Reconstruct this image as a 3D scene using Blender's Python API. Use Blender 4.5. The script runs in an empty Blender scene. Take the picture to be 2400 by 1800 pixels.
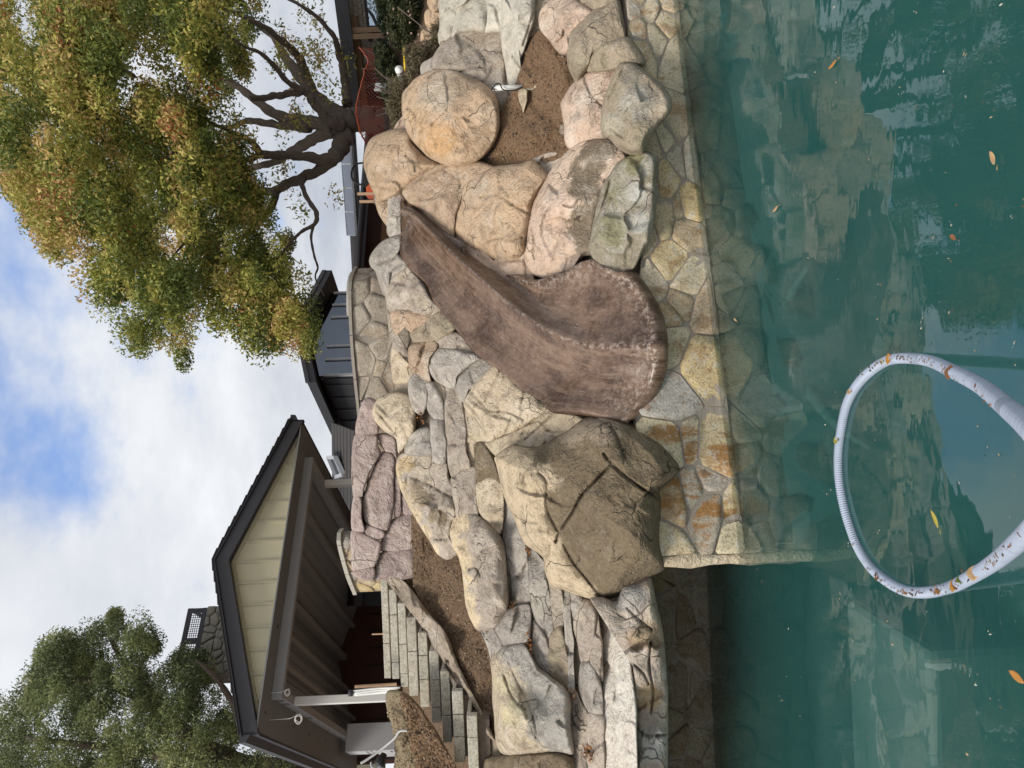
import bpy, math, random, zlib
import numpy as np
from mathutils import Vector, Matrix
random.seed(7); RNG = np.random.default_rng(7)
scene = bpy.context.scene
R = math.radians
# ------------------------------------------------------------------ camera (phone held upright, picture stored on its side)
F, HORIZ, ROLL, EYE = 1640.0, -17.0, 0.0405, 1.65
PITCH = math.atan(-HORIZ / F)
_cp, _sp = math.cos(PITCH), math.sin(PITCH)
EU = Vector((1, 0, 0)); ED = Vector((0, -_sp, -_cp)); EF = Vector((0, _cp, -_sp))
cam_data = bpy.data.cameras.new('camera'); cam = bpy.data.objects.new('camera', cam_data)
scene.collection.objects.link(cam); scene.camera = cam
cam_data.sensor_width = 36; cam_data.lens = 36 * F / 2400; cam_data.clip_end = 2000; cam_data.clip_start = 0.05
_ax = (ED - ROLL * EU).normalized(); _ay = (EU + ROLL * ED).normalized(); _az = -EF
cam.matrix_world = Matrix(((_ax.x, _ay.x, _az.x, 0), (_ax.y, _ay.y, _az.y, 0), (_ax.z, _ay.z, _az.z, EYE), (0, 0, 0, 1)))
SUN_DIR = Vector((-0.44, -0.54, 0.72)).normalized()          # towards the sun
world = bpy.data.worlds.new('World'); scene.world = world; world.use_nodes = True
def build_world():
    nt = world.node_tree; N = nt.nodes; L = nt.links; N.clear()
    out = N.new('ShaderNodeOutputWorld'); bg = N.new('ShaderNodeBackground'); bg.inputs[1].default_value = 0.15
    sky = N.new('ShaderNodeTexSky'); sky.sky_type = 'NISHITA'; sky.sun_disc = False
    sky.sun_elevation = math.asin(SUN_DIR.z); sky.sun_rotation = math.atan2(SUN_DIR.x, SUN_DIR.y)
    sky.air_density = 1.6; sky.dust_density = 0.6; sky.ozone_density = 2.5
    tc = N.new('ShaderNodeTexCoord'); sep = N.new('ShaderNodeSeparateXYZ'); L.new(tc.outputs['Generated'], sep.inputs[0])
    def m(op, a, b=None, c=None):
        n = N.new('ShaderNodeMath'); n.operation = op
        for i, v in enumerate((a, b, c)):
            if v is None: continue
            if isinstance(v, (int, float)): n.inputs[i].default_value = v
            else: L.new(v, n.inputs[i])
        return n.outputs[0]
    zz = m('ADD', m('MAXIMUM', sep.outputs[2], 0.0), 0.22)
    comb = N.new('ShaderNodeCombineXYZ'); L.new(m('DIVIDE', sep.outputs[0], zz), comb.inputs[0]); L.new(m('DIVIDE', sep.outputs[1], zz), comb.inputs[1])
    def noise(scale, det, rough, dist, off):
        mp = N.new('ShaderNodeMapping'); mp.inputs['Location'].default_value = off; L.new(comb.outputs[0], mp.inputs[0])
        n = N.new('ShaderNodeTexNoise'); n.inputs['Scale'].default_value = scale; n.inputs['Detail'].default_value = det
        n.inputs['Roughness'].default_value = rough; n.inputs['Distortion'].default_value = dist; L.new(mp.outputs[0], n.inputs[0]); return n.outputs['Fac']
    n1 = noise(1.5, 4, 0.55, 0.0, (3.1, 0.4, 0)); n2 = noise(3.2, 5, 0.6, 0.0, (7.7, 2.2, 0)); n3 = noise(0.8, 2, 0.5, 0.0, (1.3, 5.5, 0))
    # opening in the cloud deck
    dt = N.new('ShaderNodeVectorMath'); dt.operation = 'DOT_PRODUCT'; L.new(tc.outputs['Generated'], dt.inputs[0])
    gd = Vector((0.10, 0.84, 0.55)).normalized(); dt.inputs[1].default_value = gd
    gap = N.new('ShaderNodeMapRange'); gap.interpolation_type = 'SMOOTHSTEP'; L.new(dt.outputs['Value'], gap.inputs[0])
    gap.inputs[1].default_value = 0.945; gap.inputs[2].default_value = 1.0; gap.inputs[3].default_value = 0; gap.inputs[4].default_value = 0.31
    cover = m('SUBTRACT', m('ADD', m('MULTIPLY', n1, 0.9), m('ADD', m('MULTIPLY', n2, 0.8), -0.12)), gap.outputs[0])
    cr = N.new('ShaderNodeMapRange'); cr.interpolation_type = 'SMOOTHSTEP'; L.new(cover, cr.inputs[0])
    cr.inputs[1].default_value = 0.22; cr.inputs[2].default_value = 0.56; cr.inputs[3].default_value = 0.12; cr.inputs[4].default_value = 1
    ramp = N.new('ShaderNodeValToRGB'); L.new(m('ADD', m('MULTIPLY', n3, 0.6), m('MULTIPLY', n2, 0.4)), ramp.inputs[0])
    e = ramp.color_ramp.elements; e[0].position = 0.37; e[0].color = (2.2, 2.37, 2.7, 1); e[1].position = 0.63; e[1].color = (3.8, 3.9, 4.05, 1)
    mix = N.new('ShaderNodeMix'); mix.data_type = 'RGBA'; L.new(cr.outputs[0], mix.inputs[0]); dk = N.new('ShaderNodeMix'); dk.data_type = 'RGBA'; dk.blend_type = 'MULTIPLY'; dk.inputs[0].default_value = 1; L.new(sky.outputs[0], dk.inputs[6]); dk.inputs[7].default_value = (0.50, 0.66, 0.92, 1); L.new(dk.outputs[2], mix.inputs[6]); L.new(ramp.outputs[0], mix.inputs[7])
    L.new(mix.outputs[2], bg.inputs[0]); L.new(bg.outputs[0], out.inputs[0])
build_world()
sun_data = bpy.data.lights.new('sun', 'SUN'); sun_data.energy = 2.1; sun_data.angle = R(20); sun_data.color = (1, 0.93, 0.82)
sun = bpy.data.objects.new('sun', sun_data); scene.collection.objects.link(sun); sun.location = (-20, -20, 30)
sun.rotation_euler = (-SUN_DIR).to_track_quat('-Z', 'Y').to_euler()
scene.view_settings.view_transform = 'Standard'; scene.view_settings.look = 'None'
scene.view_settings.exposure = 0.68; scene.view_settings.gamma = 1
scene.cycles.use_denoising = True; scene.cycles.max_bounces = 6; scene.cycles.diffuse_bounces = 3; scene.cycles.glossy_bounces = 3; scene.cycles.transparent_max_bounces = 12
# ------------------------------------------------------------------ helpers
def rays(x, y):
    """unit-depth directions for photo pixels: arrays in, (n,3) with Y = 1 out"""
    x = np.asarray(x, float); y = np.asarray(y, float)
    uu = 900 - y; vv = x - 1200
    u = uu - ROLL * vv; v = vv + ROLL * uu
    Y = F * _cp - v * _sp; Z = -F * _sp - v * _cp
    return np.stack([u / Y, np.ones_like(u), Z / Y], -1)
def PT(x, y, d):
    r = rays(x, y); return r * np.asarray(d, float)[..., None] + np.array([0, 0, EYE])
def P(x, y, d): return Vector(PT(np.array([x]), np.array([y]), np.array([d]))[0])
def PZ(x, y, z):
    r = rays(np.array([x]), np.array([y]))[0]; d = (z - EYE) / r[2]; return Vector((r[0] * d, d, z))
def dbase(x, y):
    x = np.asarray(x, float); y = np.asarray(y, float)
    return 7.5 - (x - 930) * 0.0041 + np.clip(1310 - y, -400, 1500) * 0.0008
def _h(ix, iy, iz, s):
    n = (ix * 374761393 + iy * 668265263 + iz * 2147483647 + s * 974634541) & 0xffffffff
    n = ((n ^ (n >> 13)) * 1274126177) & 0xffffffff
    return ((n ^ (n >> 16)) & 0xffff) / 32767.5 - 1.0
def vnoise(p, s=0):
    p = np.asarray(p, float); i = np.floor(p).astype(np.int64); f = p - i; f = f * f * (3 - 2 * f)
    r = 0
    for dx in (0, 1):
        for dy in (0, 1):
            for dz in (0, 1):
                w = (f[..., 0] if dx else 1 - f[..., 0]) * (f[..., 1] if dy else 1 - f[..., 1]) * (f[..., 2] if dz else 1 - f[..., 2])
                r = r + w * _h(i[..., 0] + dx, i[..., 1] + dy, i[..., 2] + dz, s)
    return r
def fbm(p, o=4, s=0, g=0.5):
    a, r, q = 1.0, 0, np.asarray(p, float)
    for k in range(o):
        r = r + a * vnoise(q, s + k); q = q * 2.03 + 7.1; a *= g
    return r
def tag(o, label=None, cat=None, group=None, kind=None):
    if label: o['label'] = label
    if cat: o['category'] = cat
    if group: o['group'] = group
    if kind: o['kind'] = kind
    return o
def link(name, me, mat=None, parent=None):
    o = bpy.data.objects.new(name, me); scene.collection.objects.link(o)
    if mat is not None and not me.materials: me.materials.append(mat)
    if parent is not None: o.parent = parent
    return o
def empty(name, loc, rz=0):
    o = bpy.data.objects.new(name, None); scene.collection.objects.link(o); o.location = loc; o.rotation_euler = (0, 0, rz); o.empty_display_size = 0.1
    bpy.context.view_layer.update(); return o
def mesh_np(name, V, faces, mat=None, parent=None, smooth=True, attrs=None, origin=None, world_parent=True):
    """V (n,3) world coords; faces: list of tuples or (m,4)/(m,3) array"""
    V = np.asarray(V, float)
    if origin is None: origin = np.array([V[:, 0].mean(), V[:, 1].mean(), V[:, 2].min()])
    origin = np.asarray(origin, float)
    me = bpy.data.meshes.new(name)
    if isinstance(faces, np.ndarray):
        m, k = faces.shape
        me.vertices.add(len(V)); me.vertices.foreach_set('co', (V - origin).astype(np.float32).ravel())
        me.loops.add(m * k); me.loops.foreach_set('vertex_index', faces.astype(np.int32).ravel())
        me.polygons.add(m); me.polygons.foreach_set('loop_start', np.arange(0, m * k, k, dtype=np.int32))
        me.update(calc_edges=True)
    else:
        me.from_pydata((V - origin).tolist(), [], faces); me.update()
    if smooth: me.polygons.foreach_set('use_smooth', np.ones(len(me.polygons), bool))
    for nm, val in (attrs or {}).items():
        val = np.asarray(val, np.float32)
        if val.ndim == 1:
            a = me.attributes.new(nm, 'FLOAT', 'POINT'); a.data.foreach_set('value', val)
        else:
            a = me.attributes.new(nm, 'FLOAT_COLOR', 'POINT'); a.data.foreach_set('color', np.c_[val, np.ones(len(val))].astype(np.float32).ravel())
    me.validate()
    o = link(name, me, mat)
    o.location = origin
    if parent is not None:
        o.parent = parent; o.matrix_parent_inverse = Matrix.Translation(-Vector(parent.location))
    return o
class MB:
    """collects boxes, bars and tubes, then links them as one mesh object"""
    def __init__(s): s.v = []; s.f = []
    def add(s, v, f):
        b = len(s.v); s.v += [tuple(p) for p in v]; s.f += [tuple(i + b for i in q) for q in f]; return s
    def box(s, c, ax, ay, az):
        c = Vector(c); ax, ay, az = Vector(ax), Vector(ay), Vector(az)
        v = [c + i * ax + j * ay + k * az for k in (-1, 1) for j in (-1, 1) for i in (-1, 1)]
        q = [(0, 2, 3, 1), (4, 5, 7, 6), (0, 1, 5, 4), (2, 6, 7, 3), (0, 4, 6, 2), (1, 3, 7, 5)]
        if ax.cross(ay).dot(az) < 0: q = [t[::-1] for t in q]
        return s.add(v, q)
    def bar(s, a, b, w, h, up=(0, 0, 1)):
        a, b = Vector(a), Vector(b); t = (b - a); L = t.length; t.normalize(); sd = t.cross(Vector(up))
        if sd.length < 1e-4: sd = t.cross(Vector((1, 0, 0)))
        sd.normalize(); u = sd.cross(t)
        return s.box((a + b) / 2, t * L / 2, sd * w / 2, u * h / 2)
    def prism(s, poly, off):
        """closed polygon (list of 3d points) extruded by vector off"""
        n = len(poly); off = Vector(off); p = [Vector(q) for q in poly]
        nn = Vector((0, 0, 0))
        for i in range(n): nn += p[i].cross(p[(i + 1) % n])
        if nn.dot(off) > 0: p = p[::-1]
        v = p + [q + off for q in p]
        f = [tuple(range(n)), tuple(range(2 * n - 1, n - 1, -1))] + [(i, i + n, (i + 1) % n + n, (i + 1) % n) for i in range(n)]
        f = [q if k < 2 else q for k, q in enumerate(f)]
        return s.add(v, f)
    def tube(s, pts, rad, n=8, cap=True):
        pts = [Vector(p) for p in pts]; m = len(pts)
        rad = [rad] * m if isinstance(rad, (int, float)) else [float(q) for q in rad]
        ref = None; rings = []
        for i, p in enumerate(pts):
            t = (pts[min(i + 1, m - 1)] - pts[max(i - 1, 0)]).normalized()
            if ref is None:
                ref = t.cross(Vector((0.3, 0.5, 0.81)));
                if ref.length < 1e-3: ref = t.cross(Vector((1, 0, 0)))
            ref = (ref - t * ref.dot(t)).normalized(); b = t.cross(ref)
            rings.append([p + rad[i] * (math.cos(2 * math.pi * k / n) * ref + math.sin(2 * math.pi * k / n) * b) for k in range(n)])
        v = [q for r in rings for q in r]
        f = [(i * n + k, i * n + (k + 1) % n, (i + 1) * n + (k + 1) % n, (i + 1) * n + k) for i in range(m - 1) for k in range(n)]
        if cap: f += [tuple(range(n - 1, -1, -1)), tuple((m - 1) * n + k for k in range(n))]
        return s.add(v, f)
    def build(s, name, mat, parent=None, smooth=False, bevel=0.0, origin=None):
        o = mesh_np(name, np.array([tuple(p) for p in s.v]), s.f, mat, parent, smooth, origin=origin)
        if bevel:
            b = o.modifiers.new('bevel', 'BEVEL'); b.width = bevel; b.segments = 2; b.limit_method = 'ANGLE'
        return o
def smooth_path(pts, n):
    """Catmull-Rom through 3d (or any-d) points, n samples in all"""
    p = np.array([list(q) for q in pts], float); m = len(p)
    ts = np.linspace(0, m - 1, n); i = np.clip(np.floor(ts).astype(int), 0, m - 2); t = (ts - i)[:, None]
    g = lambda k: p[np.clip(k, 0, m - 1)]
    a, b, c, d = g(i - 1), g(i), g(i + 1), g(i + 2)
    return 0.5 * ((2 * b) + (c - a) * t + (2 * a - 5 * b + 4 * c - d) * t ** 2 + (3 * b - a - 3 * c + d) * t ** 3)
def closed_path(pts, n, sharp=0.0):
    p = np.array(pts, float); m = len(p)
    seg = np.linalg.norm(np.roll(p, -1, 0) - p, axis=1); cum = np.r_[0, np.cumsum(seg)]
    s = np.linspace(0, cum[-1], n, endpoint=False); i = np.clip(np.searchsorted(cum, s, 'right') - 1, 0, m - 1); t = ((s - cum[i]) / np.maximum(seg[i], 1e-9))[:, None]
    a, b, c, d = p[(i - 1) % m], p[i], p[(i + 1) % m], p[(i + 2) % m]
    cr = 0.5 * ((2 * b) + (c - a) * t + (2 * a - 5 * b + 4 * c - d) * t ** 2 + (3 * b - a - 3 * c + d) * t ** 3)
    return (1 - sharp) * cr + sharp * (b + (c - b) * t)
# ------------------------------------------------------------------ materials
class NB:
    def __init__(s, name):
        s.m = bpy.data.materials.new(name); s.m.use_nodes = True; s.t = s.m.node_tree; s.N = s.t.nodes; s.L = s.t.links
        s.b = s.N['Principled BSDF']; s.tc = s.N.new('ShaderNodeTexCoord'); s.oi = s.N.new('ShaderNodeObjectInfo')
        s.co = s.tc.outputs['Object']
    def set(s, sock, v):
        if isinstance(v, bpy.types.NodeSocket): s.L.new(v, sock)
        elif isinstance(v, (tuple, list)) and len(v) == 3 and sock.type == 'RGBA': sock.default_value = (*v, 1)
        else: sock.default_value = v
    def math(s, op, a, b=None, c=None, clamp=False):
        n = s.N.new('ShaderNodeMath'); n.operation = op; n.use_clamp = clamp
        for i, v in enumerate((a, b, c)):
            if v is not None: s.set(n.inputs[i], v)
        return n.outputs[0]
    def rcoord(s, co=None):
        """object coords shifted by the object's random number so that copies differ"""
        v = s.N.new('ShaderNodeVectorMath'); v.operation = 'MULTIPLY_ADD'; s.L.new(s.oi.outputs['Random'], v.inputs[0])
        v.inputs[1].default_value = (37, 61, 83); s.L.new(co or s.co, v.inputs[2]); return v.outputs[0]
    def mapping(s, co, scale=(1, 1, 1), loc=(0, 0, 0), rot=(0, 0, 0)):
        n = s.N.new('ShaderNodeMapping'); n.inputs['Scale'].default_value = scale; n.inputs['Location'].default_value = loc; n.inputs['Rotation'].default_value = rot
        s.L.new(co, n.inputs[0]); return n.outputs[0]
    def noise(s, co, scale, det=4, rough=0.55, dist=0.0, col=False):
        n = s.N.new('ShaderNodeTexNoise'); n.inputs['Scale'].default_value = scale; n.inputs['Detail'].default_value = det
        n.inputs['Roughness'].default_value = rough; n.inputs['Distortion'].default_value = dist; s.L.new(co, n.inputs[0])
        return n.outputs['Color' if col else 'Fac']
    def voro(s, co, scale, feat='DISTANCE_TO_EDGE', out=0, rnd=1.0):
        n = s.N.new('ShaderNodeTexVoronoi'); n.feature = feat; n.inputs['Scale'].default_value = scale; n.inputs['Randomness'].default_value = rnd
        s.L.new(co, n.inputs[0]); return n.outputs[out]
    def rng(s, v, a, b, c=0.0, d=1.0, sm=True):
        n = s.N.new('ShaderNodeMapRange'); n.interpolation_type = 'SMOOTHSTEP' if sm else 'LINEAR'; s.set(n.inputs[0], v)
        for i, q in enumerate((a, b, c, d)): n.inputs[i + 1].default_value = q
        return n.outputs[0]
    def mix(s, f, a, b, mode='MIX'):
        n = s.N.new('ShaderNodeMix'); n.data_type = 'RGBA'; n.blend_type = mode; s.set(n.inputs[0], f); s.set(n.inputs[6], a); s.set(n.inputs[7], b); return n.outputs[2]
    def ramp(s, f, stops):
        n = s.N.new('ShaderNodeValToRGB'); s.L.new(f, n.inputs[0]); e = n.color_ramp.elements
        while len(e) < len(stops): e.new(0.5)
        for q, (p, c) in zip(e, stops): q.position = p; q.color = (*c, 1)
        return n.outputs[0]
    def attr(s, nm, col=False):
        n = s.N.new('ShaderNodeAttribute'); n.attribute_name = nm; return n.outputs['Color' if col else 'Fac']
    def warp(s, co, scale, amt):
        v = s.N.new('ShaderNodeVectorMath'); v.operation = 'MULTIPLY_ADD'; s.L.new(s.noise(co, scale, 3, col=True), v.inputs[0])
        v.inputs[1].default_value = (amt,) * 3; s.L.new(co, v.inputs[2]); return v.outputs[0]
    def bump(s, h, strength=0.3, dist=0.02, prev=None):
        n = s.N.new('ShaderNodeBump'); n.inputs['Strength'].default_value = strength; n.inputs['Distance'].default_value = dist
        s.set(n.inputs['Height'], h)
        if prev is not None: s.L.new(prev, n.inputs['Normal'])
        return n.outputs[0]
    def done(s, col=None, rough=0.85, nrm=None, spec=0.3, metal=None):
        if col is not None: s.set(s.b.inputs['Base Color'], col)
        s.set(s.b.inputs['Roughness'], rough); s.b.inputs['Specular IOR Level'].default_value = spec
        if metal is not None: s.b.inputs['Metallic'].default_value = metal
        if nrm is not None: s.L.new(nrm, s.b.inputs['Normal'])
        return s.m
def m_rock(name, c1, c2, c3, dark=(0.10, 0.075, 0.055), stain=0.42, crk=2.2, pale=(0.58, 0.53, 0.47), palef=0.3, bstr=0.6):
    b = NB(name); co = b.rcoord(); w = b.warp(co, 2.5, 0.35)
    big = b.noise(w, 1.7, 4, 0.6); med = b.noise(w, 7.0, 4, 0.7); fin = b.noise(co, 38, 4, 0.75)
    col = b.ramp(big, [(0.34, c1), (0.5, c2), (0.66, c3)])
    tf = b.math('ADD', b.attr('tfac'), b.math('MULTIPLY', b.math('SUBTRACT', med, 0.5), 1.6)); col = b.mix(b.rng(tf, 0.3, 0.62), col, b.attr('tcol', True))
    col = b.mix(b.math('MULTIPLY', b.rng(b.noise(w, 3.3, 4, 0.7), 0.52, 0.66), palef), col, pale)
    col = b.mix(b.math('MULTIPLY', b.rng(med, 0.48, 0.66), stain), col, dark)
    col = b.mix(b.math('MULTIPLY', b.rng(med, 0.46, 0.30), palef * 0.8), col, pale)
    e = b.voro(w, crk); ln = b.math('MULTIPLY', b.rng(e, 0.0, 0.012, 1, 0), b.rng(big, 0.50, 0.56))
    col = b.mix(b.math('MULTIPLY', ln, 0.7), col, (0.04, 0.03, 0.024))
    col = b.mix(b.math('MULTIPLY', b.attr('crack'), 0.35), col, (0.06, 0.048, 0.036))
    col = b.mix(b.rng(fin, 0.48, 0.68, 0.0, 0.32), col, dark)
    col = b.mix(b.rng(fin, 0.44, 0.30, 0.0, 0.22), col, pale)
    val = b.N.new('ShaderNodeHueSaturation'); b.set(val.inputs['Value'], b.rng(b.oi.outputs['Random'], 0, 1, 1.02, 1.25, False)); b.set(val.inputs['Color'], col)
    rdg = b.math('ABSOLUTE', b.math('SUBTRACT', b.noise(w, 13, 3, 0.6), 0.5))
    h = b.math('ADD', b.math('MULTIPLY', fin, 0.5), b.math('MULTIPLY', rdg, 2.0))
    h = b.math('SUBTRACT', h, b.math('MULTIPLY', ln, 0.6))
    n = b.bump(h, bstr * 1.5, 0.03)
    return b.done(val.outputs[0], 0.88, n, 0.25)
M = {}
M['tan'] = m_rock('rock_tan', (0.45, 0.315, 0.205), (0.50, 0.36, 0.24), (0.42, 0.325, 0.235))
M['tan2'] = m_rock('rock_tan_dusty', (0.42, 0.31, 0.21), (0.38, 0.27, 0.19), (0.46, 0.36, 0.26))
M['pale'] = m_rock('rock_pale_pink', (0.55, 0.40, 0.30), (0.48, 0.36, 0.28), (0.58, 0.45, 0.34), palef=0.4)
M['olive'] = m_rock('rock_olive_brown', (0.27, 0.235, 0.16), (0.32, 0.26, 0.19), (0.24, 0.20, 0.15), palef=0.15)
M['lichen'] = m_rock('rock_grey_lichen', (0.28, 0.25, 0.195), (0.25, 0.22, 0.16), (0.33, 0.305, 0.26), pale=(0.50, 0.49, 0.46), palef=0.45)
M['cream'] = m_rock('rock_cream', (0.50, 0.42, 0.30), (0.44, 0.36, 0.26), (0.54, 0.46, 0.34), palef=0.3)
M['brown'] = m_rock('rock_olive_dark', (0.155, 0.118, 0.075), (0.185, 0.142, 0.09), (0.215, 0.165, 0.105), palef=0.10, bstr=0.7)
M['grey'] = m_rock('rock_grey', (0.36, 0.33, 0.29), (0.31, 0.28, 0.25), (0.40, 0.37, 0.31), palef=0.4)
M['warmgrey'] = m_rock('rock_warm_grey', (0.37, 0.31, 0.25), (0.33, 0.28, 0.235), (0.42, 0.36, 0.28), palef=0.35)
M['pinkwall'] = m_rock('rock_mauve', (0.40, 0.31, 0.28), (0.35, 0.275, 0.255), (0.44, 0.36, 0.325), palef=0.35, bstr=0.7)
M['shelf'] = m_rock('rock_bleached', (0.62, 0.59, 0.53), (0.56, 0.51, 0.44), (0.66, 0.63, 0.58), palef=0.6, stain=0.3)
M['palegrey'] = m_rock('rock_pale_grey', (0.47, 0.44, 0.37), (0.43, 0.40, 0.34), (0.50, 0.45, 0.36), palef=0.35, crk=1.2, stain=0.3, bstr=0.35)
def m_flag(name, rust=0.6, val=1.0, grey=0.0, gcol=(0.40, 0.40, 0.36), rcol=(0.27, 0.135, 0.045), rsc=(1, 1, 1), rt=0.52):
    b = NB(name); co = b.rcoord(); r = b.oi.outputs['Random']
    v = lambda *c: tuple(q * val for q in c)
    base = b.ramp(r, [(0.0, v(0.40, 0.34, 0.27)), (0.14, v(0.60, 0.52, 0.35)), (0.28, v(0.42, 0.30, 0.18)), (0.42, v(0.53, 0.46, 0.33)), (0.56, v(0.60, 0.45, 0.22)), (0.70, v(0.38, 0.37, 0.35)), (0.84, v(0.52, 0.38, 0.23)), (1.0, v(0.62, 0.55, 0.43))])
    if grey: base = b.mix(grey, base, v(*gcol))
    n1 = b.noise(b.mapping(b.warp(co, 3, 0.2), rsc), 5, 4, 0.7); n2 = b.noise(co, 11, 4, 0.75); n3 = b.noise(co, 60, 3, 0.75)
    col = b.mix(b.math('MULTIPLY', b.rng(n1, rt, rt + 0.14), rust), base, v(*rcol))
    col = b.mix(b.math('MULTIPLY', b.rng(n2, 0.52, 0.66), 0.6), col, v(0.60, 0.57, 0.51))
    col = b.mix(b.math('MULTIPLY', b.rng(n2, 0.46, 0.32), 0.5), col, v(0.14, 0.105, 0.075))
    col = b.mix(b.rng(n3, 0.45, 0.66, 0, 0.55), col, v(0.11, 0.085, 0.06))
    h = b.math('ADD', n2, b.math('MULTIPLY', n3, 0.5))
    return b.done(col, 0.85, b.bump(h, 0.7, 0.015), 0.3)
M['flag'] = m_flag('flagstone')
M['flag_dry'] = m_flag('flagstone_dry', 0.3, 0.85)
M['flag_rust'] = m_flag('flagstone_rusty', 0.95, 1.0, rcol=(0.33, 0.165, 0.05), rsc=(1.2, 1.2, 0.25), rt=0.45)
M['flag_terrace'] = m_flag('flagstone_terrace', 0.25, 0.82, 0.55, (0.42, 0.37, 0.33))
def m_plain(name, col, rough=0.7, var=0.12, scale=8, bstr=0.15, bscale=40, spec=0.3, metal=None, dirt=(0.05, 0.04, 0.03)):
    b = NB(name); co = b.rcoord()
    c = b.mix(b.math('MULTIPLY', b.noise(co, scale, 6, 0.65), var * 2), col, dirt)
    return b.done(c, rough, b.bump(b.noise(co, bscale, 4), bstr, 0.01), spec, metal)
M['step'] = m_flag('step_stone', 0.1, 1.12, 0.75); M['flag_algae'] = m_flag('flagstone_algae', 0.3, 0.5, 0.6, (0.34, 0.36, 0.28)); M['flag_shaded'] = m_flag('flagstone_shaded', 0.6, 0.28)  # the alcove's flagstone copy carries the recess shade in its darker colour
M['mortar'] = m_plain('mortar', (0.34, 0.30, 0.255), 0.95, 0.2, 14, 0.5, 60)
M['concrete'] = m_plain('rough_concrete', (0.25, 0.20, 0.16), 0.95, 0.45, 12, 1.2, 26)
def m_soil(name, c1, c2, chips=True):
    b = NB(name); co = b.rcoord()
    col = b.mix(b.noise(co, 5, 8, 0.7), c1, c2)
    col = b.mix(b.rng(b.noise(co, 45, 5, 0.75), 0.45, 0.7, 0, 0.65), col, tuple(q * 0.35 for q in c1))
    v = b.voro(b.mapping(b.warp(co, 20, 0.03), (60, 25, 40)), 1.0, 'F1', 0)
    col = b.mix(b.math('MULTIPLY', b.rng(v, 0.12, 0.24, 1, 0), 0.8 if chips else 0.25), col, (0.46, 0.34, 0.21))
    h = b.math('ADD', b.noise(co, 40, 6, 0.75), b.math('MULTIPLY', b.noise(co, 9, 4), 0.8))
    return b.done(col, 0.97, b.bump(h, 1.0, 0.03), 0.1)
M['soil'] = m_soil('planter_soil', (0.155, 0.105, 0.07), (0.22, 0.15, 0.10))
M['soil_red'] = m_soil('red_brown_soil', (0.20, 0.125, 0.075), (0.29, 0.19, 0.12), False)
M['mound'] = m_soil('dry_mound_soil', (0.30, 0.24, 0.16), (0.36, 0.29, 0.19), False)
def m_slide():
    b = NB('slide_coating'); uv = b.attr('suv', True); co = b.co
    wu = b.N.new('ShaderNodeVectorMath'); wu.operation = 'MULTIPLY_ADD'; b.L.new(b.noise(co, 2.2, 3, col=True), wu.inputs[0]); wu.inputs[1].default_value = (0.2, 0.10, 0); b.L.new(uv, wu.inputs[2]); uw = wu.outputs[0]
    st = b.noise(b.mapping(uw, (1.6, 8, 1)), 1.0, 5, 0.7); st2 = b.noise(b.mapping(uw, (6, 34, 1)), 1.0, 4, 0.7)
    big = b.noise(co, 2.6, 4, 0.65)
    col = b.ramp(big, [(0.40, (0.058, 0.028, 0.015)), (0.5, (0.10, 0.057, 0.037)), (0.60, (0.155, 0.096, 0.066))])
    col = b.mix(b.rng(st, 0.48, 0.62, 0, 0.7), col, (0.21, 0.138, 0.094))
    col = b.mix(b.rng(st, 0.46, 0.34, 0, 0.6), col, (0.045, 0.024, 0.014))
    col = b.mix(b.rng(st2, 0.50, 0.70, 0, 0.38), col, (0.042, 0.023, 0.014))
    col = b.mix(b.rng(st2, 0.44, 0.30, 0, 0.25), col, (0.25, 0.18, 0.13))
    wear = b.attr('wear')
    wn = b.math('MULTIPLY', b.rng(b.noise(co, 24, 5, 0.8), 0.47, 0.60), wear)
    col = b.mix(b.math('MULTIPLY', wn, 0.9), col, (0.58, 0.50, 0.44))
    sc = b.math('MULTIPLY', b.rng(b.noise(b.mapping(uw, (12, 120, 1)), 1.0, 3, 0.6), 0.665, 0.71), b.rng(big, 0.46, 0.56))
    col = b.mix(b.math('MULTIPLY', sc, 0.8), col, (0.58, 0.50, 0.43))
    h = b.math('ADD', b.noise(co, 16, 4, 0.6), b.math('MULTIPLY', st2, 0.5))
    return b.done(col, b.rng(st, 0.3, 0.7, 0.24, 0.44), b.bump(h, 0.22, 0.02), 0.45)
M['slide'] = m_slide()
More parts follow.
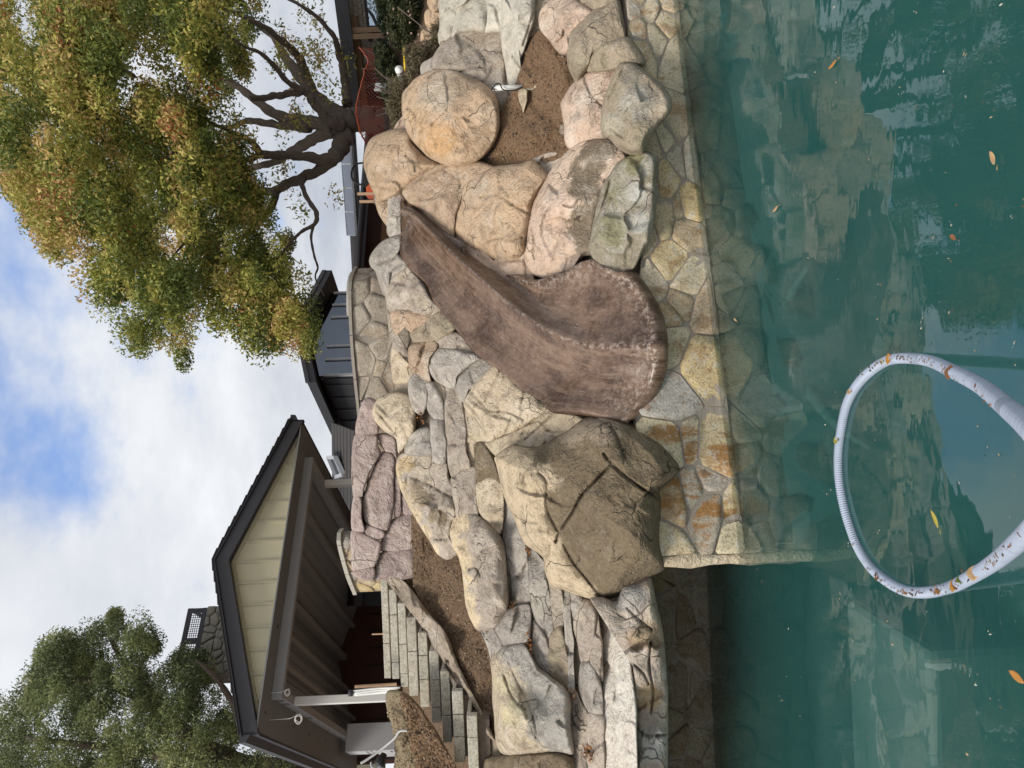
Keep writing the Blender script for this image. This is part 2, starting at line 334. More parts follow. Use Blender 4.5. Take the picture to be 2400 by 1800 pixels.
# ------------------------------------------------------------------ pool and water
FW0 = np.array([-1.33, 5.06]); FWD = np.array([0.967, 0.253]); FWD = FWD / np.linalg.norm(FWD); FWN = np.array([FWD[1], -FWD[0]])
def ywall(X): return 5.06 + (X + 1.33) * FWD[1] / FWD[0]
def m_water():
    b = NB('pool_water'); b.N.remove(b.b); out = b.N['Material Output']
    co = b.tc.outputs['Object']
    h = b.math('ADD', b.noise(b.mapping(co, (1.2, 2.2, 1)), 1.6, 3, 0.5, 0.3), b.math('MULTIPLY', b.noise(b.mapping(co, (1, 2.0, 1)), 9.0, 3, 0.5), b.rng(b.noise(co, 0.6, 2), 0.42, 0.62, 0.01, 0.10)))
    nb = b.bump(h, 0.05, 0.05)
    fr = b.N.new('ShaderNodeFresnel'); fr.inputs[0].default_value = 1.333; b.L.new(nb, fr.inputs[1]); frm = b.math('MULTIPLY_ADD', fr.outputs[0], 0.55, 0.095)
    gl = b.N.new('ShaderNodeBsdfGlossy'); gl.inputs['Roughness'].default_value = 0.015; gl.inputs['Color'].default_value = (0.95, 0.98, 1, 1); b.L.new(nb, gl.inputs['Normal'])
    tr = b.N.new('ShaderNodeBsdfTransparent')
    mx = b.N.new('ShaderNodeMixShader'); b.L.new(frm, mx.inputs[0]); b.L.new(tr.outputs[0], mx.inputs[1]); b.L.new(gl.outputs[0], mx.inputs[2])
    b.L.new(mx.outputs[0], out.inputs['Surface'])
    va = b.N.new('ShaderNodeVolumeAbsorption'); va.inputs['Color'].default_value = (0.07, 0.58, 0.55, 1); va.inputs['Density'].default_value = 0.80
    vs = b.N.new('ShaderNodeVolumeScatter'); vs.inputs['Color'].default_value = (0.22, 0.76, 0.74, 1); vs.inputs['Density'].default_value = 0.36
    ad = b.N.new('ShaderNodeAddShader'); b.L.new(va.outputs[0], ad.inputs[0]); b.L.new(vs.outputs[0], ad.inputs[1]); b.L.new(ad.outputs[0], out.inputs['Volume'])
    return b.m
M['water'] = m_water()
def m_plaster():
    b = NB('pool_plaster'); co = b.co
    col = b.mix(b.noise(co, 0.9, 6, 0.6, 0.5), (0.19, 0.27, 0.26), (0.24, 0.32, 0.31))
    col = b.mix(b.rng(b.noise(co, 1.7, 5, 0.6, 0.4), 0.58, 0.75, 0, 0.5), col, (0.22, 0.31, 0.32))
    return b.done(col, 0.8, None, 0.2)
M['plaster'] = m_plaster()
POOL_Z = -1.25
mb = MB(); mb.box((0, 3.4, POOL_Z - 0.1), (9, 0, 0), (0, 3.6, 0), (0, 0, 0.1))
tag(mb.build('pool_floor', M['plaster']), kind='structure')
mb = MB(); mb.box((-9.1, 3.4, -0.6), (0.1, 0, 0), (0, 3.4, 0), (0, 0, 0.75)); tag(mb.build('pool_side_left', M['plaster']), kind='structure')
mb = MB(); mb.box((9.1, 3.4, -0.6), (0.1, 0, 0), (0, 3.4, 0), (0, 0, 0.75)); tag(mb.build('pool_side_right', M['plaster']), kind='structure')
mb = MB(); mb.box((0, 3.35, -0.70), (9.05, 0, 0), (0, 3.55, 0), (0, 0, 0.70)); wat = mb.build('water', M['water'], origin=(0, 0, 0)); tag(wat, kind='structure')
M['deck'] = m_plain('deck_concrete', (0.42, 0.38, 0.33), 0.9, 0.15, 3, 0.4, 50)
mb = MB(); mb.box((0, -40, -0.6), (60, 0, 0), (0, 40.0, 0), (0, 0, 0.72)); tag(mb.build('pool_deck', M['deck']), kind='structure')
# ------------------------------------------------------------------ hillside and terrace (one sheet to the horizon)
def hill_z(X, Y):
    yw = np.where(X < -1.5, 6.35, ywall(X) + 0.35)
    z0 = np.where(X < -1.5, 0.62, 0.18)
    ramp = z0 + (Y - yw) * 0.86
    top = 3.18 + np.clip((Y - 9) * 0.05, 0, 0.5) * (X > 0)
    return np.minimum(ramp, top)
def build_hill():
    xs = np.r_[-400, -120, -40, np.linspace(-14, 14, 85), 40, 120, 400]
    t = np.r_[np.linspace(0, 3.4, 40), 4, 5, 7, 10, 15, 25, 60, 150, 400]
    X, T = np.meshgrid(xs, t); yw = np.where(X < -1.5, 6.35, ywall(np.clip(X, -14, 14)) + 0.35)
    Y = yw + T; Z = hill_z(np.clip(X, -14, 14), Y)
    V = np.stack([X, Y, Z], -1).reshape(-1, 3); V[:, 2] += 0.05 * fbm(V * 1.3, 3, 5) * (V[:, 2] < 3.1)
    m, n = X.shape; i = np.arange(m - 1)[:, None] * n + np.arange(n - 1)[None]; i = i.ravel()
    tag(mesh_np('hillside', V, np.stack([i, i + 1, i + n + 1, i + n], -1), M['soil']), kind='structure')
build_hill()
# ------------------------------------------------------------------ stonework laid in mortar: each stone its own part
def clip_half(poly, p, n):
    out = []
    for i in range(len(poly)):
        a, b = poly[i], poly[(i + 1) % len(poly)]; da, db = np.dot(a - p, n), np.dot(b - p, n)
        if da <= 0: out.append(a)
        if da * db < 0: out.append(a + (b - a) * da / (da - db))
    return out
def voronoi_cells(bounds, seeds, aniso=(1, 1), relax=0, wspread=0.0):
    (x0, x1), (z0, z1) = bounds; S = np.array(seeds, float); A = np.array(aniso, float)
    wt = np.random.default_rng(len(S)).uniform(0, 1, len(S)) * (wspread ** 2)
    for it in range(relax + 1):
        cells = []; Q = S * A
        for i in range(len(Q)):
            poly = [np.array(c) * A for c in ((x0, z0), (x1, z0), (x1, z1), (x0, z1))]
            dd = np.linalg.norm(Q - Q[i], axis=1); order = np.argsort(dd)[1:26]
            for j in order:
                n = Q[j] - Q[i]; tt = 0.5 + (wt[i] - wt[j]) / (2 * max(n @ n, 1e-6)); poly = clip_half(poly, Q[i] + n * tt, n)
                if len(poly) < 3: break
            cells.append(np.array(poly) / A if len(poly) >= 3 else None)
        if it < relax: S = np.array([c.mean(0) * 0.5 + s * 0.5 if c is not None else s for c, s in zip(cells, S)])
    return cells
def inset(poly, g):
    c = list(poly); n = len(poly); area = 0
    for i in range(n): area += poly[i][0] * poly[(i + 1) % n][1] - poly[(i + 1) % n][0] * poly[i][1]
    P_ = list(poly) if area > 0 else list(poly[::-1]); out = list(P_)
    for i in range(n):
        a, b = P_[i], P_[(i + 1) % n]; e = b - a; L = np.linalg.norm(e)
        if L < 1e-6: continue
        nn = np.array([e[1], -e[0]]) / L
        out = clip_half(out, a - nn * g, nn)
        if len(out) < 3: return None
    return np.array(out)
def chaikin(p, k=1, w=0.22):
    for _ in range(k):
        q = np.roll(p, -1, 0); p = np.stack([p * (1 - w) + q * w, p * w + q * (1 - w)], 1).reshape(-1, 2)
    return p
def stone_on(poly, fmap, th, name, mat, parent, seed, bulge=0.004, depth=0.03):
    """one stone from a flat outline; fmap(s, z, off) gives the point off metres proud of the wall"""
    rs = np.random.default_rng(seed); p = chaikin(np.array(poly), 1, 0.13)
    c = p.mean(0); p = p + rs.normal(0, 0.0035, p.shape); n = len(p)
    th = th + rs.uniform(-0.35, 0.5) * th; tilt = rs.normal(0, 0.012, 2) / 0.2
    rings = [(1.0, -depth), (1.0, th * 0.75), (0.98, th), (0.6, th + bulge)]
    V = []
    for k, o in rings:
        q = c + (p - c) * k
        off = o + (np.clip((q - c) @ tilt, -0.007, 0.02) if o > 0.9 * th else 0) + (rs.normal(0, 0.0025, n) if k < 1 else 0)
        V.append(fmap(q[:, 0], q[:, 1], off * np.ones(n)))
    V.append(fmap(c[None, 0], c[None, 1], np.array([th + bulge * 1.1])))
    V = np.concatenate(V); f = []
    for r in range(3): f += [(r * n + i, r * n + (i + 1) % n, (r + 1) * n + (i + 1) % n, (r + 1) * n + i) for i in range(n)]
    f += [(3 * n + i, 3 * n + (i + 1) % n, 4 * n) for i in range(n)]
    return mesh_np(name, V, f, mat, parent, True)
def stonework(parent, fmap, bounds, size, mat, seed, gap=0.007, th=0.006, aniso=(1, 1.15), keep=None, jit=0.6, backmat=None, backname='mortar_bed', nb=(40, 8)):
    rs = np.random.default_rng(seed); (x0, x1), (z0, z1) = bounds
    nx = max(1, round((x1 - x0) / size)); nz = max(1, round((z1 - z0) / (size * 0.8))); seeds = []
    for j in range(nz):
        for i in range(nx):
            if rs.random() < 0.16: continue
            seeds.append((x0 + (i + 0.5 + (0.5 if j % 2 else 0) * 0.8 - 0.2 + rs.uniform(-jit, jit)) * (x1 - x0) / nx, z0 + (j + 0.5 + rs.uniform(-jit, jit)) * (z1 - z0) / nz))
    seeds = [s for s in seeds if x0 < s[0] < x1 and z0 < s[1] < z1]
    k = 0
    for poly in voronoi_cells(bounds, seeds, aniso, 0, size * 0.62):
        if poly is None: continue
        if keep and not keep(poly.mean(0)): continue
        q = inset(poly, gap * rs.uniform(0.6, 1.5))
        if q is None: continue
        stone_on(q, fmap, th, 'stone', mat(poly.mean(0)) if callable(mat) else mat, parent, seed * 1000 + k); k += 1
    gs, gz = np.meshgrid(np.linspace(x0, x1, nb[0]), np.linspace(z0, z1, nb[1]))
    V = fmap(gs.ravel(), gz.ravel(), 0.004 * vnoise(np.c_[gs.ravel() * 9, gz.ravel() * 9, gz.ravel() * 0]))
    Vb = fmap(gs.ravel(), gz.ravel(), np.full(gs.size, -0.12))
    m, n = gs.shape; i = (np.arange(m - 1)[:, None] * n + np.arange(n - 1)[None]).ravel(); q = np.stack([i, i + 1, i + n + 1, i + n], -1); o = m * n
    rim = list(range(n)) + [r * n + n - 1 for r in range(1, m)] + [(m - 1) * n + c for c in range(n - 2, -1, -1)] + [r * n for r in range(m - 2, 0, -1)]
    sd = [(rim[a], rim[(a + 1) % len(rim)], rim[(a + 1) % len(rim)] + o, rim[a] + o) for a in range(len(rim))]
    F_ = [tuple(t) for t in q] + [tuple(t[::-1]) for t in (q + o)] + sd
    mesh_np(backname, np.r_[V, Vb], F_, backmat or M['mortar'], parent, True)
# submerged bench and curved step
M['plaster_pale'] = m_plain('pale_pool_plaster', (0.34, 0.37, 0.34), 0.85, 0.2, 3, 0.1, 30, dirt=(0.2, 0.26, 0.25))
mb = MB(); mb.box((-3.5, 4.3, -0.98), (1.95, 0, 0), (0, 0.48, 0), (0, 0, 0.36)); tag(mb.build('submerged_bench', M['plaster_pale'], bevel=0.05), kind='structure')
mb = MB(); mb.tube([Vector(v) for v in smooth_path([PZ(1892, 628, -0.68), PZ(1850, 700, -0.66), PZ(1846, 770, -0.66), PZ(1866, 860, -0.68), PZ(1905, 930, -0.72), PZ(1965, 1000, -0.8), PZ(2040, 1050, -0.9)], 30)], [0.02 + 0.03 * math.sin(math.pi * k / 29) for k in range(30)], 10); tag(mb.build('submerged_step', M['plaster'], None, True), kind='structure')
# front pool wall
pool_wall = empty('pool_wall', (FW0[0], FW0[1], -0.7)); tag(pool_wall, 'irregular flagstone pool wall below the slide, rust streaked at its left end', 'stone wall')
def fm_front(s, z, off):
    top = 0.66 - 0.24 * np.clip((s - 1.6) / 1.2, 0, 1)
    return np.stack([FW0[0] + s * FWD[0] + off * FWN[0], FW0[1] + s * FWD[1] + off * FWN[1], np.where(z > 0, z * top / 0.66, z)], -1)
def keep_front(c):
    low = -0.52 + 0.22 * math.sin(c[0] * 2.1 + 0.6) if c[0] > 0.9 else -0.9
    return c[1] > low
stonework(pool_wall, fm_front, ((0.03, 5.9), (-0.05, 0.66)), 0.275, lambda c: M['flag_rust'] if 0.2 < c[0] < 0.95 else M['flag'], 12, nb=(60, 8))
def fm_low(s, z, off): return fm_front(s, z, off - 0.022)
M['algae_mortar'] = m_plain('submerged_mortar', (0.16, 0.165, 0.13), 0.9, 0.3, 14, 0.4, 40)
stonework(pool_wall, fm_low, ((0.03, 5.9), (-0.85, -0.055)), 0.26, M['flag_algae'], 11, keep=keep_front, nb=(60, 10), backmat=M['algae_mortar'], backname='submerged_bed')
mb = MB(); cpts = [(FW0[0] + 0.0, FW0[1] + 0.06, z) for z in np.linspace(-1.25, 0.64, 14)]
mb.tube(cpts, [0.06 + 0.018 * math.sin(k * 1.9) + 0.01 * math.sin(k * 4.3) for k in range(14)], 14)
tag(mb.build('corner_stone', M['cream'], pool_wall, True), 'pale rounded lime-crusted corner')
mb = MB(); q0 = fm_front(np.array([0.0, 7.5]), np.zeros(2), np.full(2, -0.012)); mb.prism([(q0[0][0], q0[0][1], -1.3), (q0[1][0], q0[1][1], -1.3), (q0[1][0], q0[1][1], -0.42), (q0[0][0], q0[0][1], -0.42)], (0, 0.2, 0))
mb.build('plaster_base', M['plaster'], pool_wall)
# return wall at the corner and the back wall of the alcove under the ledge
alcove = empty('alcove_wall', (-2.8, 6.0, -0.7)); tag(alcove, 'shadowed flagstone wall in the recess under the left ledge', 'stone wall')
ALY = 5.93
def fm_alc(s, z, off): return np.stack([-1.28 - s, ALY - off, z], -1)
stonework(alcove, fm_alc, ((0.0, 3.6), (-0.85, 0.72)), 0.27, M['flag_shaded'], 23, nb=(30, 8), backmat=M['concrete'])
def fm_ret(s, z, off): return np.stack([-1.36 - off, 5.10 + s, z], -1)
stonework(alcove, fm_ret, ((0.0, 0.85), (-0.95, 0.62)), 0.25, M['flag_shaded'], 29, nb=(10, 8))
mb = MB(); mb.box((-3.1, 6.05, -1.1), (1.8, 0, 0), (0, 0.06, 0), (0, 0, 0.3))
mb.build('plaster_base', M['plaster'], alcove)
mb = MB(); mb.box((-3.2, 5.80, 0.70), (1.9, 0, 0), (0, 0.60, 0), (0, 0, 0.07)); mb.build('shade_slab', M['concrete'], alcove)  # unseen slab added over the alcove to keep skylight out
# ------------------------------------------------------------------ rocks
ZF = {'A': (800, 0, 2.765), 'B': (800, 500, 2.765), 'C': (800, 900, 2.765), 'D': (800, 1200, 2.765), 'I': (0, 0, 1.0), 'W': (700, 1050, 4.147), 'S': (850, 1350, 3.686)}
def px(fr, pts):
    ox, oy, s = ZF[fr]; return [(ox + a / s, oy + b / s) for a, b in pts]
def rock(label, fr, pts, mat, T=None, p=3.6, q=2.0, dd=0.0, tb=None, cracks=(), ctrl=(), facets=3, amp=1.0, flat=None, centre=None, name='boulder', cat='boulder', group='carved rocks of the pool bank', parent=None, seed=None, slope=1.0, sharp=0.25, dref=None, jitter=1.0, kind=None, grow=4.5, tints=(), chips=1.0):
    """closed stone: outline given in photo pixels at its own distance, swelling towards and away from the viewer"""
    seed = seed if seed is not None else (zlib.crc32(repr((fr, pts[0], pts[1], len(pts))).encode()) % 9973); rs = np.random.default_rng(seed)
    pts = np.array(px(fr, pts)); c = np.array(px(fr, [centre])[0]) if centre else pts.mean(0) * 0.5 + (pts.min(0) + pts.max(0)) * 0.25
    per = np.linalg.norm(np.roll(pts, -1, 0) - pts, axis=1).sum(); rad = np.linalg.norm(pts - c, axis=1).mean()
    n = int(np.clip(per / 4.5, 40, 320)); K = int(np.clip(rad / 3.4, 8, 80)); Kb = 6
    ol = closed_path(pts, n, sharp); dc = float(dbase(*c)) if dref is None else dref
    m2 = dc / F; size = rad * m2
    th = np.arctan2(ol[:, 1] - c[1], ol[:, 0] - c[0])
    wob = 0.02 * jitter * fbm(np.c_[np.cos(th) * 2.2, np.sin(th) * 2.2, np.full(n, seed * 0.37)], 3, seed % 50)
    ol = c + (ol - c) * (1 + wob + grow / np.linalg.norm(ol - c, axis=1))[:, None]
    if T is None: T = 0.55 * size
    if tb is None: tb = max(0.5 * T, 0.15)
    def sheet(a, b):
        s = dc + slope * (dbase(a, b) - float(dbase(*c))) if flat is None else dc + flat[0] * (a - c[0]) * m2 + flat[1] * (b - c[1]) * m2
        return s + dd
    rr = 1 - (np.linspace(0, 1, K + 1)[:-1] ** 1.25); rr[0] = 1.0            # 1 = rim
    G = c[None, None] + (ol - c)[None] * rr[:, None, None]
    gx = np.r_[G[..., 0].ravel(), c[0]]; gy = np.r_[G[..., 1].ravel(), c[1]]; r = np.r_[np.repeat(rr, n), 0]
    prof = (1 - r ** p) ** (1 / q)
    rx, ry = (gx - c[0]) / rad, (gy - c[1]) / rad
    for k in range(facets):
        a = rs.uniform(0, 2 * math.pi); st = rs.uniform(0.25, 0.6); off = rs.uniform(0.72, 0.98)
        pl = off - st * (rx * math.cos(a) + ry * math.sin(a)); prof = np.where(pl < prof, 0.75 * np.maximum(pl, 0) + 0.25 * prof, prof) * 1.0
        prof = np.where(r >= 0.999, 0, prof)
    q3 = np.c_[gx * m2, gy * m2, np.full(gx.size, seed * 1.7)]
    env = np.clip((1 - r) * 4, 0, 1) ** 0.7
    w = fbm(q3 * (1.6 / max(size, 0.15)), 3, seed % 97)
    nz = amp * env * (0.10 * size * w + 0.012 * fbm(q3 * 6, 4, seed % 89) + 0.010 * np.minimum(np.abs(vnoise(q3 * 7 + w[:, None], seed % 83)), 0.2))
    kf = int(np.clip(rad / 11, 4, 16)); sd_ = c + rs.uniform(-1, 1, (kf, 2)) * rad * 0.95; gr_ = rs.normal(0, 0.16, (kf, 2)); of_ = rs.normal(0, 0.010, kf)
    wx = gx + 7 * vnoise(np.c_[gx / 22, gy / 22, np.full(gx.size, seed)], 3); wy = gy + 7 * vnoise(np.c_[gx / 22, gy / 22, np.full(gx.size, seed + 9)], 4)
    dd_ = np.hypot(wx[:, None] - sd_[None, :, 0], wy[:, None] - sd_[None, :, 1]); wt_ = np.exp(-(dd_ - dd_.min(1)[:, None]) / 1.5); wt_ /= wt_.sum(1)[:, None]
    chip = (wt_ * (((gx[:, None] - sd_[None, :, 0]) * gr_[None, :, 0] + (gy[:, None] - sd_[None, :, 1]) * gr_[None, :, 1]) * m2 + of_[None])).sum(1)
    nz = nz + chips * np.clip(chip, -0.06, 0.06) * env
    d = sheet(gx, gy) - T * prof - nz
    for (cx, cy, sg, am) in ctrl:
        X_, Y_ = px(fr, [(cx, cy)])[0]; sg = sg / ZF[fr][2]
        d -= am * np.exp(-((gx - X_) ** 2 + (gy - Y_) ** 2) / (2 * sg * sg)) * np.clip((1 - r) * 6, 0, 1)
    crk = np.zeros(gx.size)
    for line in cracks:
        wd = 2.6; line, cd = (line[0], line[1]) if isinstance(line[0], list) else (line, 0.035)
        L_ = np.array(px(fr, line))
        if len(L_) > 2: L_ = smooth_path(L_, len(L_) * 4)
        for a, b in zip(L_[:-1], L_[1:]):
            e = b - a; t = np.clip(((gx - a[0]) * e[0] + (gy - a[1]) * e[1]) / max(e @ e, 1e-9), 0, 1)
            ds = np.hypot(gx - a[0] - t * e[0], gy - a[1] - t * e[1]); crk = np.maximum(crk, cd / 0.035 * np.exp(-(ds / wd) ** 2))
    d += 0.035 * crk
    tf = np.zeros(gx.size); tcs = np.zeros((gx.size, 3)); tw_ = np.full(gx.size, 1e-6)
    for (cx, cy, sg, tc) in tints:
        X_, Y_ = px(fr, [(cx, cy)])[0]; sg = sg / ZF[fr][2]; g_ = np.exp(-((gx - X_) ** 2 + (gy - Y_) ** 2) / (2 * sg * sg)); tf = np.maximum(tf, g_); tcs += g_[:, None] * np.array(tc); tw_ += g_
    tcs /= tw_[:, None]
    V = PT(gx, gy, d)
    rb = 1 - np.linspace(0, 1, Kb + 1)[1:-1]
    Gb = c[None, None] + (ol - c)[None] * rb[:, None, None]; bx, by = np.r_[Gb[..., 0].ravel(), c[0]], np.r_[Gb[..., 1].ravel(), c[1]]; rbb = np.r_[np.repeat(rb, n), 0]
    Vb = PT(bx, by, sheet(bx, by) + tb * np.sqrt(1 - rbb ** 2))
    o = len(V); V = np.r_[V, Vb]; crk = np.r_[crk, np.zeros(len(Vb))]; tf = np.r_[tf, np.zeros(len(Vb))]; tcs = np.r_[tcs, np.full((len(Vb), 3), 0.2)]
    i = np.arange(n); j = (i + 1) % n; f = []
    for k in range(K - 1): f += list(zip(k * n + i, k * n + j, (k + 1) * n + j, (k + 1) * n + i))
    f += list(zip((K - 1) * n + i, (K - 1) * n + j, np.full(n, K * n)))
    f += list(zip(j, i, o + i, o + j))
    for k in range(len(rb) - 1): f += list(zip(o + k * n + j, o + k * n + i, o + (k + 1) * n + i, o + (k + 1) * n + j))
    f += list(zip(o + (len(rb) - 1) * n + j, o + (len(rb) - 1) * n + i, np.full(n, o + len(rb) * n)))
    f = [tuple(int(v) for v in t)[::-1] for t in f]
    ob = mesh_np(name, V, f, M[mat] if isinstance(mat, str) else mat, parent, True, {'crack': np.clip(crk, 0, 1), 'tfac': tf, 'tcol': tcs})
    if parent is None: tag(ob, label, None if kind else cat, None if kind else group, kind)
    elif label: ob['label'] = label
    return ob
M['bank'] = m_rock('bank_render', (0.33, 0.27, 0.205), (0.30, 0.245, 0.19), (0.36, 0.30, 0.23))
rock('', 'I', [(960,470),(950,600),(930,660),(975,760),(930,880),(915,960),(985,1060),(985,1180),(1010,1290),(1080,1370),(1120,1440),(1150,1520),(1170,1650),(1175,1900),(1480,1900),(1480,1420),(1530,1340),(1535,1000),(1525,800),(1510,500),(1530,250),(1470,60),(1460,-60),(1050,-60),(1040,60),(1010,200),(960,330)], 'bank', T=0.02, p=14, dd=0.18, tb=0.1, name='rock_bank', kind='structure', facets=0, amp=0.2, grow=0, jitter=0, sharp=1.0, centre=(1230,720), chips=0.3)
# --- right-hand bank
rock('big round tan boulder above the soil bed', 'A', [(400,620),(450,555),(520,500),(600,465),(680,456),(760,478),(900,540),(980,620),(1010,700),(1018,800),(1000,900),(930,1000),(850,1045),(760,1066),(690,1065),(560,1000),(450,880),(410,750)], 'tan', T=0.5, p=2.3, facets=4, amp=1.3, seed=214, chips=0.7, tints=[(620,640,90,(0.47,0.39,0.30)),(780,560,70,(0.34,0.25,0.17)),(640,900,90,(0.50,0.31,0.16)),(900,900,80,(0.33,0.23,0.15)),(500,760,60,(0.50,0.34,0.20))], cracks=[[(430,700),(480,760),(470,840)]], sharp=0)
rock('rounded tan boulder just left of the biggest round one', 'A', [(210,900),(300,858),(430,850),(470,940),(560,1020),(670,1072),(600,1110),(500,1160),(400,1240),(310,1290),(240,1290),(190,1180),(160,1060),(172,960)], 'tan', T=0.42, p=2.2, dd=0.2, facets=1, cracks=[[(200,1210),(270,1220),(340,1240)],[(420,1010),(470,1060),(480,1110)]], sharp=0)
rock('small pitted brown rock at the head of the slide', 'A', [(228,1285),(312,1285),(345,1335),(318,1400),(302,1465),(262,1400),(236,1340)], 'tan2', dd=0.25)
rock('smooth grey-green sill stone across the top of the slide', 'A', [(308,1285),(350,1240),(390,1250),(385,1300),(378,1400),(392,1530),(340,1545),(300,1500),(312,1380)], 'grey', dd=0.12, p=4)
rock('broad grey-brown rock between slide top and round boulder', 'A', [(398,1245),(480,1160),(620,1082),(690,1068),(860,1048),(920,1060),(1000,1100),(930,1150),(825,1190),(782,1270),(745,1400),(742,1490),(722,1565),(640,1480),(530,1370),(440,1310)], 'tan2', T=0.22, p=3.5, cracks=[[(480,1180),(560,1140),(690,1075)],[(640,1090),(760,1170),(770,1220)]])
rock('tan boulder with a wishbone crack right of the slide', 'A', [(772,1280),(800,1190),(900,1120),(980,1090),(1150,1072),(1240,1052),(1335,1140),(1290,1220),(1235,1330),(1215,1450),(1195,1560),(1185,1640),(1120,1690),(1000,1690),(900,1640),(800,1570),(735,1480),(742,1390)], 'tan', T=0.34, p=3.0, cracks=[[(900,1280),(1010,1270),(1130,1340),(1220,1390)],[(950,1570),(1020,1545),(1100,1560),(1170,1540)],[(1020,1548),(1000,1620),(1030,1680)]])
rock('pale cement-washed patch of rock beside the slide wall', 'B', [(730,130),(790,140),(900,230),(965,320),(1000,300),(1060,290),(1120,250),(1185,225),(1230,330),(1240,500),(1120,480),(1010,440),(950,410),(850,310),(740,200)], 'pale', T=0.16, p=3.5, dd=-0.02, cracks=[[(1190,300),(1195,380),(1190,450)]])
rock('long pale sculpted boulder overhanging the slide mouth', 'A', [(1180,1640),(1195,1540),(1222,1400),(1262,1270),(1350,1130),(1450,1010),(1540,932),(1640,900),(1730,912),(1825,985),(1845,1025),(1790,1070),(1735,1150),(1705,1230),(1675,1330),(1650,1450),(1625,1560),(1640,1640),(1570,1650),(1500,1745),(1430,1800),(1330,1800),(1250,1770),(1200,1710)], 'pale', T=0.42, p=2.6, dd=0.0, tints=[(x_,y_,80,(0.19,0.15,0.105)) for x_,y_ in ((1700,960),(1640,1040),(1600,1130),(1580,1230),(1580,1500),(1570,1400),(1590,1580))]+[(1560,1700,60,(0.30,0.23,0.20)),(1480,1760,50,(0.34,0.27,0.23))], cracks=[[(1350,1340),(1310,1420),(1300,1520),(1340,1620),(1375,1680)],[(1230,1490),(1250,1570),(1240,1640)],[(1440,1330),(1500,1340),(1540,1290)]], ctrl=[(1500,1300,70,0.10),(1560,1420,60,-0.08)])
rock('flat-faced grey lichen boulder low beside the slide mouth', 'A', [(1975,990),(2030,1040),(2032,1200),(2022,1400),(1992,1560),(1958,1600),(1890,1742),(1800,1770),(1740,1768),(1680,1722),(1612,1612),(1622,1540),(1645,1440),(1690,1240),(1740,1150),(1790,1062),(1880,1010)], 'lichen', T=0.26, p=4.0, tints=[(1900,1250,60,(0.40,0.39,0.36)),(1920,1450,60,(0.36,0.35,0.32)),(1760,1500,80,(0.23,0.22,0.13)),(1780,1250,60,(0.22,0.20,0.12)),(1900,1060,60,(0.24,0.22,0.12))], slope=0.55, dref=5.80, cracks=[[(1740,1170),(1720,1260),(1690,1340),(1640,1450)]], dd=-0.03)
rock('pale pink boulder behind the olive one at the soil edge', 'A', [(1430,700),(1440,650),(1500,560),(1600,460),(1700,448),(1795,450),(1760,560),(1725,680),(1715,800),(1725,890),(1640,905),(1560,925),(1480,962),(1450,900),(1448,800)], 'pale', T=0.30, p=2.6, cracks=[[(1570,500),(1620,620),(1690,690)]])
rock('large olive-brown boulder hanging over the pool wall', 'A', [(1785,450),(1825,420),(1900,430),(2000,500),(2100,590),(2132,650),(2122,720),(2060,800),(1990,890),(1950,992),(1880,1002),(1800,955),(1745,895),(1700,880),(1692,720),(1735,590)], 'olive', T=0.34, p=3.2, slope=0.7, dd=-0.2, tints=[(1900,650,90,(0.36,0.33,0.28)),(1760,800,60,(0.38,0.34,0.26)),(1880,480,60,(0.20,0.17,0.13))], cracks=[[(1795,950),(1870,985),(1940,990)],[(1730,640),(1790,520),(1830,440)]])
rock('greenish boulder at the far right above the pool wall', 'A', [(1468,320),(1490,205),(1600,95),(1720,30),(1790,-10),(1815,90),(1832,250),(1700,300),(1645,345),(1565,400),(1592,455),(1525,525),(1480,430)], 'olive', T=0.32, p=2.8, slope=0.8)
rock('low green-stained rock between two olive boulders', 'A', [(1690,300),(1832,248),(1890,280),(1950,370),(1952,422),(1830,424),(1795,448),(1600,462),(1560,405),(1640,338)], 'olive', T=0.28, p=3, slope=0.8, dd=-0.05, cracks=[[(1700,350),(1690,400),(1710,440)]])
rock('rough pink boulder at the right end of the soil bed', 'A', [(1288,125),(1310,60),(1370,8),(1480,-5),(1580,45),(1625,82),(1595,115),(1505,195),(1472,260),(1470,345),(1420,342),(1350,252),(1300,192)], 'pale', T=0.32, p=2.6)
rock('brown rock cut off by the right edge of the photo', 'A', [(1560,-120),(1790,-120),(1780,-5),(1700,42),(1620,60),(1560,30)], 'olive', T=0.25)
rock('grey weathered boulder behind the white pipe', 'A', [(598,445),(600,380),(660,290),(750,222),(850,200),(1020,190),(1042,260),(1052,400),(1062,530),(1095,640),(1062,692),(1030,765),(1000,660),(980,600),(890,545),(720,485),(650,470)], 'warmgrey', T=0.34, p=3, dd=0.25, cracks=[[(890,330),(930,400),(940,470)],[(770,470),(850,440),(920,440)]])
rock('small grey rock wedged behind the round boulder', 'A', [(520,450),(535,410),(600,378),(650,330),(665,300),(690,330),(640,420),(600,500),(540,510)], 'grey', dd=0.4)
rock('pinkish block peeping between two round boulders', 'A', [(345,845),(380,790),(412,745),(425,800),(430,855),(390,870)], 'pale', dd=0.5, p=5)
rock('topmost long pale step stone at the right edge', 'A', [(652,-330),(742,-330),(742,120),(722,205),(690,270),(640,285),(628,215),(640,140)], 'palegrey', T=0.22, p=4, dd=0.25, sharp=0.1)
rock('wide pale grey step stone at the right edge', 'A', [(745,-330),(952,-330),(945,120),(925,205),(850,195),(752,225),(716,245),(728,130)], 'palegrey', T=0.26, p=4, dd=0.22, sharp=0.1)
rock('narrow ochre-tinged step stone below the wide one', 'A', [(958,-330),(1045,-330),(1052,80),(1042,195),(990,205),(930,205),(942,120)], 'palegrey', T=0.2, p=4, dd=0.2, sharp=0.1)
